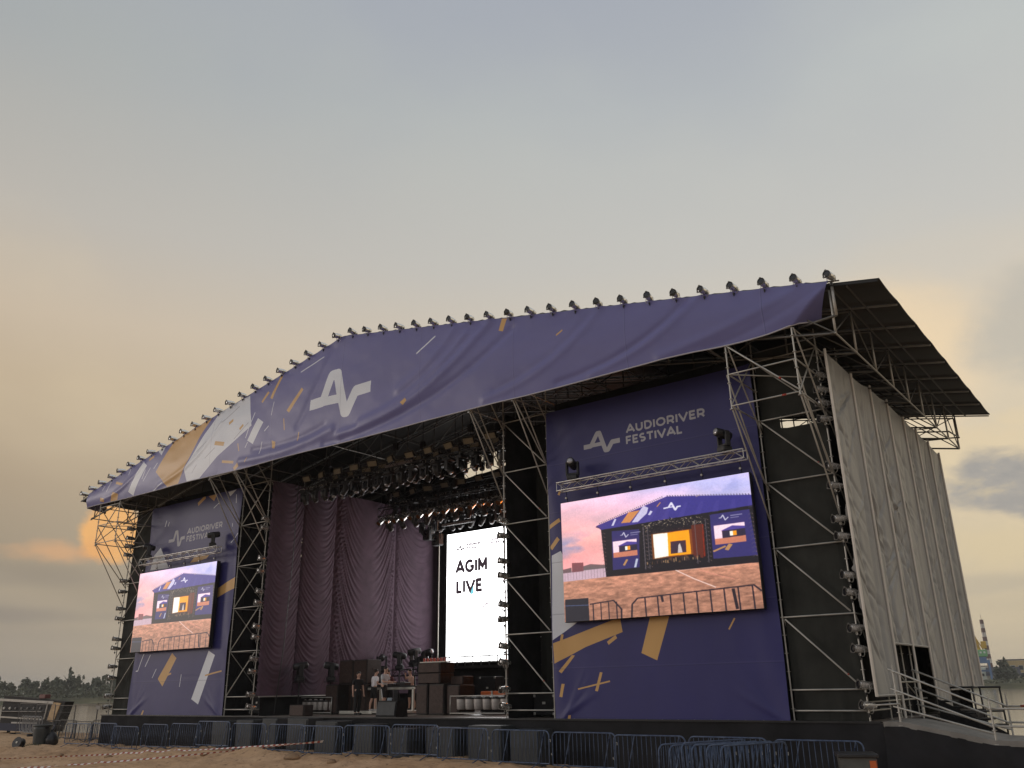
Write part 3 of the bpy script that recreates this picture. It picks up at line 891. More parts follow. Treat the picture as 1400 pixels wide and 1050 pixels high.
# back and side walls of the stage house
P = hang(-37.2, 2.1, 13.4, .0, 1.0, .5, 51, 260, 24, 1.4)
X_ = P[..., 0]
tops = np.interp(X_, [-37.2, -24.0, -23.9, -21.4, -19.2, -19.1, -5.6, -5.5, -1.9, -1.8, -.8, 2.1], [15, 15, 13.15, 13.35, 13.65, 15.2, 15.2, 12.35, 12.45, 15, 11.9, 9.9])
tops = np.minimum(tops, RZ - SL * np.abs(X_ - RX) - .12)
P[..., 2] = P[..., 2] * tops
cloth_panel('rear_cloth', P, cloth_black, 'black cloth wall across the back of the stage')
P = hang(-24.2, -19.0, 13.2, 14.35, 15.3, .2, 61, 60, 8); P[..., 2] = np.minimum(P[..., 2], RZ - SL * np.abs(P[..., 0] - RX) - .12)
cloth_panel('rear_cloth', P, cloth_black, 'black border cloth hanging above the rear gap under the roof')
P = hang(.02, 2.4, 0, .0, 11.2, .15, 62, 40, 20, 2.4); P = P[..., [1, 0, 2]]; P[..., 0] += -27.02
cloth_panel('side_cloth', P, cloth_black, 'black cloth on the far side of the tower left of the curtains')
P = hang(0.04, 13.3, 0, .0, 11.2, .1, 52, 120, 20, 1.6); P = P[..., [1, 0, 2]]; P[..., 0] += -10.24
cloth_panel('side_cloth', P, cloth_black, 'black side drape hidden behind the tower beside the white screen')
P = hang(0.3, 13.3, 0, .0, 9.4, .3, 53, 120, 20, 1.6); P = P[..., [1, 0, 2]]; P[..., 0] += -37.4
cloth_panel('side_cloth', P, cloth_black, 'black cloth on the far left flank of the stage')
P = hang(0.3, 13.3, 0, .0, 9.0, .2, 54, 120, 20, 1.6); P = P[..., [1, 0, 2]]; P[..., 0] += 1.75  # sheet added to make the interior behind the doorway dark
cloth_panel('side_cloth', P, cloth_black, 'black sheet standing in for the dark interior behind the tarpaulin doorway')

# ------------------------------------------------------------------ plum curtains down the left of the stage opening
def swag(s, z):
    return z
CS = [(0.02, 2.0), (2.0, 4.12), (4.12, 8.5), (8.5, 12.1)]
CL = ['plum curtain nearest the left scaffold tower', 'second plum curtain from the left scaffold tower', 'widest plum curtain, lit from below, in the middle of the stage side', 'plum curtain next to the black gap beside the screen']
for k, (ya, yb) in enumerate(CS):
    wd = yb - ya
    ny, nz = int(50 * max(1, wd / 2.6)), 420
    s_ = np.linspace(0, 1, ny)[:, None] * np.ones((1, nz)); z_ = np.ones((ny, 1)) * np.linspace(.85, 10.75, nz)[None, :]
    Y = ya + s_ * wd
    # pleats hang as swags between the gathered edges
    if k < 2:
        low_ = 0.42 + .08 * k
        drop = 1.15 * np.where(s_ < low_, 1 - (1 - s_ / low_) ** 2.0, 1 - ((s_ - low_) / (1 - low_)) ** 2.2)
        edge = .30 + .70 * np.abs(2 * s_ - 1)
        amp, fr = .024, 3.6
    elif k == 2:
        drop = 5.6 * (s_ * (1 - s_) * 4) ** .62
        edge = np.clip((np.abs(2 * s_ - 1) - .12) * 1.25, .03, 1)
        amp, fr = .050, 2.4
    else:
        drop = 2.8 * (s_ * (1 - s_) * 4) ** .62
        edge = np.clip(1 - s_ * 1.1, .1, 1)
        amp, fr = .030, 3.1
    ph = z_ + drop
    wob = ph + .35 * (fbm(s_ * 2.0, ph * .5, 60 + k, 3) - .45)
    d = amp * edge * (np.sin(wob * 2 * pi * fr) + .40 * np.sin(wob * 2 * pi * fr * 1.73 + s_ * 3) + .5 * np.sin(wob * 2 * pi * fr * .41 + 2 * k)) 
    if k >= 2: d = d * np.clip(np.minimum(s_, 1 - s_) * 16, 0, 1)
    gat = .07 * np.exp(-(s_ / .03) ** 2) + .07 * np.exp(-((1 - s_) / .03) ** 2)
    belly = .16 * np.sin(pi * s_) 
    X = -24.62 + d * np.clip((z_ - .85) / .5, .3, 1) + belly - gat
    solo('stage_curtain', MB().grid(np.stack([X, Y, z_], -1)), curtain_m, CL[k], 'curtain', 'plum stage curtains', True, Vector((-24.6, (ya + yb) / 2, .85)))
o = thing('curtain_rail', 'pale tube along the foot of the plum curtains', 'rail', (-24.6, 6, .8))
rod('tube', (-24.4, -.05, .82), (-24.4, 4.4, .82), .03, galv, o)
solo('side_cloth', MB().grid(hang(.3, 12.2, 0, 0, .84, .1, 55, 60, 6)[..., [1, 0, 2]] + np.array([-24.75, 0, 0])), cloth_black, 'low black cloth under the plum curtains', 'cloth', 'black cloths closing the stage')

# ------------------------------------------------------------------ grey tarpaulins down the right flank
TS = [-0.42, 2.06, 4.2, 6.3, 8.45, 10.35, 12.3, 14.1]
TT = [10.50, 10.42, 10.58, 10.62, 10.52, 10.46, 10.36, 10.22]      # top edge at the rails
TBm = [.64, 2.05, 2.05, .02, .72, .72, .78]
TL = ['grey tarpaulin strip nearest the front corner of the stage', 'short grey tarpaulin strip above the near half of the doorway', 'short grey tarpaulin strip above the far half of the doorway', 'grey tarpaulin strip hanging lowest, just behind the doorway', 'grey tarpaulin strip second behind the doorway', 'grey tarpaulin strip next to the rearmost one', 'rearmost grey tarpaulin strip against the evening sky']
TXP = 2.42
for k in range(7):
    ya, yb = TS[k], TS[k + 1]
    ny, nz = 56, 300
    s_ = np.linspace(0, 1, ny)[:, None] * np.ones((1, nz)); h_ = np.ones((ny, 1)) * np.linspace(0, 1, nz)[None, :]
    top = TT[k] + (TT[k + 1] - TT[k]) * s_ - .12 * np.sin(pi * s_) * (1 if k else .3)
    bot = TBm[k]
    Z = bot + (top - bot) * (1 - h_)
    Y = ya + .03 + s_ * (yb - ya - .06)
    L_ = (top - bot)
    # pleats leave the rails and run down across the strip
    rk = random.Random(900 + k)
    d = .16 * np.sin(pi * s_) * (.5 + .5 * np.sin(pi * np.clip(h_ * .85 + .12, 0, 1))) + .10 * (fbm(Y * 1.3, Z * .25 + 5 * k, 90 + k, 3) - .45)
    for q in range(3):      # long soft folds down the strip
        s0_ = rk.uniform(.15, .85); wv = rk.uniform(.05, .13)
        q_ = (s_ - s0_ - wv * np.sin(Z * rk.uniform(.35, .7) + rk.uniform(0, 6))) * (yb - ya) / rk.uniform(.07, .15)
        d += rk.uniform(.06, .13) * np.exp(-q_ ** 2) * (.35 + .65 * vnoise(Z * .5, 0 * Z + q, 800 + k))
    for q in range(30):
        z0 = bot + rk.random() ** .8 * (top.max() - bot) * 1.02; drop_ = rk.uniform(1.0, 3.2); pw = rk.uniform(.5, .95)
        fl = rk.random() < .22
        ss = 1 - s_ if fl else s_
        zc = z0 - drop_ * ss ** pw
        wd_ = rk.uniform(.028, .075) * (1 + 1.3 * ss)
        am = rk.uniform(.035, .08) * rk.choice([1, 1, -1]) * np.clip(1.15 - ss * rk.uniform(.9, 1.6), 0, 1) * np.clip(ss * 9, 0, 1)
        cs_ = 1 / np.sqrt(1 + (drop_ / (yb - ya)) ** 2)
        q_ = (Z - zc) * cs_ / wd_
        d += am * np.exp(-q_ ** 2) * (1 - .5 * np.tanh(q_ * 1.5))
    d *= np.clip(np.minimum(s_, 1 - s_) * 14, 0, 1)
    X = TXP + .05 * np.sin(pi * s_) - d * .85 * np.clip(h_ * 9 + .15, 0, 1)
    t_ = thing('side_tarpaulin', TL[k], 'tarpaulin', (TXP, (ya + yb) / 2, bot), 'grey tarpaulin strips on the right flank')
    part('sheet', MB().grid(np.stack([X, Y, Z], -1)), tarp_m, t_, True)
    part('hem', MB().tube((TXP + .02, ya + .05, bot + .02), (TXP + .02, yb - .05, bot + .02), .035, 6), tarp_m, t_)
    zr0 = min(bot, .03 if k in (1, 2, 3) else bot)
    rod('keder_rail', (TXP + .03, ya, zr0), (TXP + .03, ya, TT[k] + .05), .042, seam_m, t_)
    if k == 6: rod('keder_rail', (TXP + .03, yb, .78), (TXP + .03, yb, TT[7] + .05), .042, seam_m, t_)
dp = thing('doorway_scaffold', 'scaffold posts and rails inside the doorway of the tarpaulin wall', 'scaffold', (2.1, 4, 0))
for y in (3.1, 4.2, 5.2):
    o = link('post', post_mesh(2.3), dp); o.location = Vector((2.08, y, 0)) - WLOC[dp.name]
for z in (.5, 1.0): rod('ledger', (2.1, -.2, z), (2.1, 6.4, z), .0242, galv, dp)
rod('diagonal_brace', (1.95, 1.9, 2.0), (1.95, 6.3, .4), .0242, galv, dp)
rod('diagonal_brace', (2.0, 2.0, 1.5), (2.0, 4.3, .1), .0242, galv, dp)
# print on the fabrics: (polygon or line, colour, line width, points in metres)
FASCIA = [
  ('p','g',0,[(-31.73,11.96),(-30.48,13.4),(-27.2,14.02),(-27.92,13.29),(-29.59,11.0),(-30.52,10.92)]),
  ('p','w',0,[(-24.19,14.54),(-23.68,12.89),(-26.26,11.85),(-27.84,10.93),(-28.78,10.91),(-29.07,11.64),(-27.56,13.27),(-26.52,14.21)]),
  ('p','w',0,[(-33.13,12.77),(-32.71,12.47),(-33.8,11.0),(-34.33,11.29)]),
  ('p','w',0,[(-23.24,13.18),(-22.79,12.89),(-23.5,11.96),(-23.93,12.21)]),
  ('p','g',0,[(-35.73,12.08),(-34.9,11.84),(-35.03,11.74),(-35.76,11.94)]),
  ('p','g',0,[(-35.91,11.52),(-35.37,11.33),(-35.59,10.75),(-36.24,10.98)]),
  ('p','w',0,[(-31.95,13.19),(-31.23,13.27),(-31.43,12.81)]),
  ('p','g',0,[(-20.14,14.0),(-20.01,13.87),(-20.94,12.97),(-21.13,13.11)]),
  ('p','g',0,[(-21.86,15.02),(-21.71,14.93),(-22.28,13.91),(-22.45,14.01)]),
  ('p','g',0,[(-22.69,14.4),(-22.55,14.3),(-23.02,13.89),(-23.14,13.97)]),
  ('l','w',0.05,[(-20.37,14.81),(-18.77,15.16)]),
  ('p','g',0,[(-22.08,11.87),(-21.83,11.77),(-21.88,11.45),(-22.07,11.52)]),
  ('l','g',0.13,[(-25.89,11.53),(-24.99,11.35)]),
  ('l','g',0.2,[(-24.94,11.01),(-24.61,11.19)]),
  ('l','w',0.04,[(-22.24,13.11),(-22.11,13.75)]),
  ('l','g',0.06,[(-21.3,12.77),(-21.21,12.2)]),
  ('l','g',0.06,[(-20.28,11.53),(-20.16,11.9)]),
  ('l','w',0.04,[(-22.99,11.4),(-22.8,11.95)]),
  ('l','w',0.05,[(-22.67,12.43),(-22.38,12.63)]),
  ('l','g',0.06,[(-24.66,12.2),(-24.57,11.82)]),
  ('l','w',0.04,[(-24.1,11.89),(-23.89,12.13)]),
  ('l','g',0.05,[(-24.07,11.19),(-23.89,11.39)]),
  ('l','g',0.2,[(-26.55,12.56),(-25.78,12.38)]),
  ('l','g',0.15,[(-25.57,13.37),(-25.25,13.5)]),
  ('l','g',0.14,[(-24.61,12.89),(-24.35,13.07)]),
  ('l','w',0.05,[(-34.47,12.23),(-34.39,12.57)]),
  ('l','w',0.04,[(-32.86,11.63),(-32.3,12.28)]),
  ('l','w',0.05,[(-31.98,12.17),(-31.68,12.44)]),
  ('l','g',0.14,[(-32.58,12.75),(-32.14,12.88)]),
  ('l','w',0.05,[(-32.99,11.77),(-32.78,12.25)]),
  ('l','w',0.05,[(-31.99,10.96),(-31.09,11.3)]),
  ('l','g',0.2,[(-37.22,11.28),(-36.81,11.18)]),
  ('l','w',0.05,[(-36.6,11.62),(-36.31,12.17)]),
  ('l','w',0.05,[(-37.09,11.76),(-36.94,12.03)]),
  ('l','w',0.05,[(-24.08,12.35),(-23.53,13.53)]),
  ('l','s',0.04,[(-26.66,13.21),(-26.22,13.66)]),
  ('l','s',0.04,[(-28.12,12.4),(-27.29,12.79)]),
  ('l','s',0.04,[(-28.37,11.36),(-27.99,11.73)]),
  ('l','s',0.04,[(-26.2,13.55),(-24.93,14.15)]),
  ('l','s',0.04,[(-27.32,11.93),(-26.51,12.32)]),
  ('l','s',0.04,[(-25.01,12.47),(-23.95,13.1)]),
  ('p','g',0,[(-8.64,14.15),(-8.4,14.09),(-8.58,13.6),(-8.78,13.68)]),
  ('l','w',0.06,[(-12.99,13.81),(-11.99,14.33)]),
  ('p','g',0,[(-13.53,12.04),(-13.43,11.91),(-13.64,11.75),(-13.8,11.9)]),
  ('l','g',0.06,[(-6.15,12.76),(-5.88,12.89)]),
  ('l','w',0.5,[(-19.5,13.0),(-18.62,12.99),(-18.13,14.08),(-17.73,14.07),(-17.19,12.24),(-17.03,12.22),(-16.51,13.02),(-15.58,13.01)]),
  ('l','w',0.4,[(-18.69,12.98),(-17.45,12.9)]),
]
LBAN = [
  ('p','w',0,[(-34.01,8.5),(-32.96,7.32),(-34.8,7.36),(-34.54,8.11)]),
  ('p','g',0,[(-31.0,7.4),(-30.51,7.77),(-29.27,7.67),(-29.57,7.48),(-30.32,7.4)]),
  ('p','g',0,[(-29.12,5.61),(-27.0,6.33),(-26.79,5.85),(-28.46,5.38)]),
  ('p','g',0,[(-29.94,10.75),(-29.17,10.77),(-29.41,10.41)]),
  ('l','g',0.2,[(-30.85,10.44),(-30.22,10.76)]),
  ('p','w',0,[(-28.23,10.73),(-27.49,10.75),(-28.03,10.47)]),
  ('l','w',0.04,[(-27.59,8.06),(-26.98,8.49)]),
  ('l','w',0.04,[(-27.43,10.03),(-27.48,10.49)]),
  ('l','w',0.05,[(-33.83,9.61),(-33.72,9.94)]),
  ('l','w',0.05,[(-33.52,9.6),(-33.45,9.83)]),
  ('l','w',0.04,[(-29.37,10.04),(-28.86,10.3)]),
  ('l','w',0.04,[(-27.62,9.04),(-27.59,8.87)]),
  ('p','g',0,[(-31.69,2.95),(-31.25,2.69),(-32.22,1.36),(-32.73,1.73)]),
  ('p','w',0,[(-28.53,2.95),(-27.97,2.73),(-28.95,0.51),(-29.56,0.75)]),
  ('l','g',0.07,[(-28.63,1.81),(-27.34,1.99)]),
  ('l','g',0.08,[(-32.0,1.87),(-31.57,1.97)]),
  ('p','g',0,[(-33.79,0.24),(-33.67,0.22),(-33.81,-0.04),(-33.95,-0.02)]),
  ('l','w',0.05,[(-34.31,3.01),(-34.74,2.15)]),
  ('l','w',0.05,[(-33.69,2.93),(-34.07,2.35)]),
  ('l','w',0.04,[(-32.97,2.22),(-33.27,1.78)]),
  ('l','w',0.04,[(-30.65,1.91),(-30.69,1.32)]),
  ('l','w',0.05,[(-34.95,2.15),(-34.71,2.16)]),
  ('l','s',0.17,[(-33.28,8.76),(-32.8,8.76),(-32.67,9.19),(-32.53,9.19),(-32.32,8.47),(-32.2,8.47),(-32.09,8.79),(-31.78,8.81)]),
]
RBAN = [
  ('p','w',0,[(-8.11,5.44),(-7.69,5.56),(-6.73,3.81),(-6.91,3.19),(-8.14,2.54)]),
  ('p','g',0,[(-8.13,2.44),(-5.43,3.16),(-5.36,2.68),(-6.81,2.27),(-8.11,1.77)]),
  ('p','g',0,[(-4.3,3.13),(-3.6,3.12),(-4.16,1.76),(-4.71,2.0)]),
  ('l','g',0.05,[(-1.43,2.89),(-1.65,2.57)]),
  ('l','g',0.14,[(-8.22,6.44),(-7.68,6.67)]),
  ('l','g',0.16,[(-8.14,5.69),(-7.77,6.02)]),
  ('l','g',0.12,[(-5.61,2.55),(-5.95,2.35)]),
  ('l','g',0.1,[(-7.75,2.72),(-7.82,2.42)]),
  ('l','g',0.09,[(-7.7,7.57),(-7.62,7.75)]),
  ('p','g',0,[(-7.84,1.12),(-7.72,1.11),(-7.83,0.69),(-7.95,0.71)]),
  ('l','g',0.05,[(-7.2,0.94),(-5.94,1.17)]),
  ('p','g',0,[(-6.31,1.46),(-6.21,1.44),(-6.42,0.86),(-6.53,0.88)]),
  ('p','g',0,[(-7.6,0.13),(-7.52,0.13),(-7.54,0.01),(-7.65,0.01)]),
  ('p','g',0,[(-7.4,2.03),(-7.27,2.01),(-7.83,1.45),(-7.94,1.52)]),
  ('l','s',0.17,[(-6.54,9.15),(-6.23,9.15),(-5.95,9.57),(-5.86,9.57),(-5.64,8.9),(-5.53,8.9),(-5.35,9.15),(-5.03,9.15)]),
  ('l','s',0.14,[(-6.23,9.16),(-5.71,9.16)]),
]
INK = {'w': (208, 212, 220), 'g': (194, 154, 98), 's': (160, 160, 168)}
def paint(pr, items, scale_w=1.0):
    for kind, c, wd, pts in items:
        if kind == 'p': pr.poly(pts, INK[c])
        else: pr.line(pts, wd, INK[c])
def fabric_tone(pr, seed, amt=.035):
    n = fbm(np.linspace(0, 9, pr.w)[None, :] * np.ones((pr.h, 1)), np.linspace(0, 6, pr.h)[:, None] * np.ones((1, pr.w)), seed, 4)
    pr.a *= (1 + amt * 2 * (n[..., None] - .47))
NAVY = (102, 101, 148)
# ------------------------------------------------------------------ fascia
pr = Print(-39.2, 3.6, 10.55, 16.0, 4096, NAVY)
paint(pr, FASCIA)
for k in range(9):
    xx = -36.3 + k * 4.7
    pr.line([(xx, 10.6), (xx, 16)], .03, (170, 166, 196), .10); pr.line([(xx + .03, 10.6), (xx + .03, 16)], .02, (24, 22, 44), .22)  # seams: dark joint with a highlight line painted beside it
fabric_tone(pr, 11, .05)
fascia_m = cloth_mat('fascia_vinyl', pr.image('fascia_print'), .40)
fas = thing('fascia_banner', 'long purple gable banner with white pulse logo and gold confetti across the roof front', 'banner', (RX, -2.1, 10.9))
nx, nz = 560, 56
FY = -2.12
u = np.linspace(0, 1, nx)[:, None] * np.ones((1, nz)); v = np.ones((nx, 1)) * np.linspace(0, 1, nz)[None, :]
xl = -38.75 + 0 * v; xr = 2.82 + (3.32 - 2.82) * v
X = xl + (xr - xl) * u
ztop = RZ - SL * np.abs(X - RX) + .11 - .05 * np.abs(np.sin((X + 39.27) * pi / .97))
zbot = 11.02 - .0055 * (X + 39) - .02 * np.sin(X * .7) + .16 * sstep(X, 1.2, 2.9) - .06 * np.exp(-((X - .4) / 1.3) ** 2)
Z = zbot + (ztop - zbot) * v
Y = FY + 0 * X
def crease(X, Z, pts, wd, amp):
    best = np.full(X.shape, 1e9)
    for (a, b) in zip(pts[:-1], pts[1:]):
        ax, az = a; bx, bz = b; dx, dz = bx - ax, bz - az
        tt = np.clip(((X - ax) * dx + (Z - az) * dz) / (dx * dx + dz * dz), 0, 1)
        best = np.minimum(best, np.hypot(X - ax - tt * dx, Z - az - tt * dz))
    return amp * np.exp(-(best / wd) ** 2)
def bez(a, b, c, n=14):
    return [((1 - t_) ** 2 * a[0] + 2 * t_ * (1 - t_) * b[0] + t_ * t_ * c[0], (1 - t_) ** 2 * a[1] + 2 * t_ * (1 - t_) * b[1] + t_ * t_ * c[1]) for t_ in np.linspace(0, 1, n)]
for (a, b, c, wd, amp) in [
    ((-17.5, 11.25), (-12.5, 11.4), (-9.2, 14.2), .20, .10), ((-18.5, 11.05), (-12.0, 11.0), (-8.2, 13.6), .16, -.07), ((-16.2, 11.6), (-12.8, 11.9), (-10.4, 14.0), .14, .06),
    ((-9.5, 11.1), (-5.8, 11.4), (-4.0, 13.6), .16, 0.045), ((-9.0, 11.35), (-6.0, 11.9), (-4.8, 13.2), .13, -0.025), ((-4.8, 11.0), (-1.8, 11.4), (-0.4, 12.9), .15, 0.045), ((-6.2, 11.0), (-2.8, 11.2), (-1.2, 12.6), .12, -.06),
    ((-2.2, 10.95), (.4, 11.2), (2.6, 12.0), .16, 0.050), ((-.6, 10.8), (1.4, 10.95), (3.1, 11.8), .12, -0.025), ((-24.5, 11.3), (-21.0, 11.0), (-18.0, 11.6), .18, .07), ((-23.5, 11.7), (-20.5, 11.4), (-18.5, 11.9), .13, -.04),
    ((-31.5, 11.2), (-28, 11.6), (-26.2, 13.6), .15, .05), ((-37, 11.2), (-34.5, 11.5), (-33, 12.6), .14, .05), ((-14, 12.5), (-12, 13.2), (-11, 14.4), .18, .05), ((-20.3, 12.2), (-19, 14.0), (-18.2, 15.4), .2, -.04)]:
    Y -= crease(X, Z, bez(a, b, c), wd, amp * .72)
Y += .10 * (fbm(X * .45, Z * .7, 15, 3) - .45) - .10 * np.sin(pi * v)
# the free end is pulled back round the last truss
fold = (X - 2.05) - (Z - 10.75) * (3.32 - 2.05) / (11.85 - 10.75)
Y += np.where(fold > 0, fold * .9, 0)
bk = sstep(v, 0.0, .04)
part('fabric', MB().grid(np.stack([X, Y, Z], -1), np.stack([(X + 39.2) / 42.8, (Z - 10.55) / 5.45], -1)), fascia_m, fas, True)
hem = [(float(X[i, 0]), float(Y[i, 0]) - .012, float(Z[i, 0])) for i in range(0, nx, 4)]
part('hem', MB().path(hem, .022, 5), mat('hem_webbing', (.42, .41, .44), .7), fas)
rod('gable_pole', (3.36, FY + .12, 11.88), (3.36, FY + .12, 10.85), .045, galv, fas)
rod('gable_pole', (3.36, FY + .12, 10.85), (2.2, FY + .3, 10.85), .04, galv_dark, fas)
# short return of the fascia at the left end
LR = MB(); P = np.zeros((10, 12, 3))
for i in range(10):
    for j in range(12):
        P[i, j] = (-38.75 - .05 * i / 9 + .05 * sin(i * 1.3), FY + i * .13, 10.98 - .12 * (i / 9) + (.80 - .1 * i / 9) * j / 11)
LR.grid(P); part('return_flap', LR, mat('fascia_back', (.22, .20, .30), .7), fas, True)

# ------------------------------------------------------------------ wing banners
def banner(x0, x1, items, label, name_px, logo, seed, texts):
    pr = Print(x0, x1, -.05, 10.85, 1400, (50, 49, 101))
    paint(pr, items)
    for (s, x, z, h, wd) in texts: pr.text(s, x, z, h, wd, h * .27, INK['s'])
    for z_ in (1.62, 3.42, 5.2, 6.95, 8.72):
        pr.line([(x0, z_), (x1, z_)], .035, (150, 146, 176), .10); pr.line([(x0, z_ - .03), (x1, z_ - .03)], .02, (20, 18, 40), .25)  # welded seams: dark joints, each with a highlight painted above
    fabric_tone(pr, seed, .05)
    m_ = cloth_mat(name_px, pr.image(name_px), .5)
    nx, nz = 120, 150
    X = np.linspace(x0, x1, nx)[:, None] * np.ones((1, nz)); Z = np.ones((nx, 1)) * np.linspace(-.03, 10.78, nz)[None, :]
    sx = (X - x0) / (x1 - x0); ex = np.minimum(sx, 1 - sx) * (x1 - x0)
    Y = -.10 + .05 * (fbm(X * .35, Z * .25, seed, 3) - .45)
    Y -= .035 * np.sin(X * 5 + Z * 1.1 + 3 * fbm(X * .4, Z * .4, seed + 1)) * np.exp(-ex / .55)
    # pulls at the lower corners
    for cx, sg, n_ in ((x0, 1, 5), (x1, -1, 3)):
        for kk in range(n_):
            an = R(28 + 34 * kk / n_ + 6 * sin(kk * 5.1)); r_ = (X - cx) * sg * sin(an) - (Z + .05) * cos(an); al = (X - cx) * sg * cos(an) + (Z + .05) * sin(an)
            Y -= .018 * np.exp(-((r_ - .08 * kk) / .07) ** 2) * np.exp(-((al - .9) / .8) ** 2)
    for zc in (1.75, 3.6, 5.4): Y += .006 * np.exp(-((Z - zc - .02 * np.sin(X)) / .025) ** 2)
    Y -= .03 * np.exp(-((Z - 3.6) / .05) ** 2) * .2
    Z = Z + .015 * np.sin(X * 9) * (Z < .2)
    t_ = thing('wing_banner', label, 'banner', ((x0 + x1) / 2, -.1, 0), 'purple festival banners on the stage wings')
    part('fabric', MB().grid(np.stack([X, Y, Z], -1), np.stack([sx, (Z + .05) / 10.9], -1)), m_, t_, True)
    part('hem', MB().tube((x0 + .03, -.13, -.02), (x1 - .03, -.13, -.02), .02, 5), mat('hem_webbing', (.42, .41, .44), .7), t_)
    for k in range(15):
        xx = x0 + .25 + k * (x1 - x0 - .5) / 14
        part('eyelet_tie', MB().tube((xx, -.13, 0.03), (xx + .02, -.08, -.14), .012, 4), galv, t_)
    return t_
banner(-8.16, -.06, RBAN, 'purple festival banner on the right wing with a large gold bar', 'right_wing_print', None, 121,
       [('AUDIORIVER', -4.74, 9.36, .27, 2.98), ('FESTIVAL', -4.78, 8.95, .27, 2.15)])
banner(-35.24, -27.0, LBAN, 'purple festival banner on the left wing with one white slanted bar', 'left_wing_print', None, 131,
       [('AUDIORIVER', -31.56, 8.96, .27, 3.1), ('FESTIVAL', -31.58, 8.56, .27, 2.2)])
# black voids behind the wing banners
cloth_panel('backing_cloth', hang(-8.2, -.02, .55, .0, 11.3, .1, 57, 40, 12), cloth_black, 'black cloth hung behind the right wing banner')
cloth_panel('backing_cloth', hang(-35.2, -27.0, .55, .0, 11.3, .1, 58, 40, 12), cloth_black, 'black cloth hung behind the left wing banner')

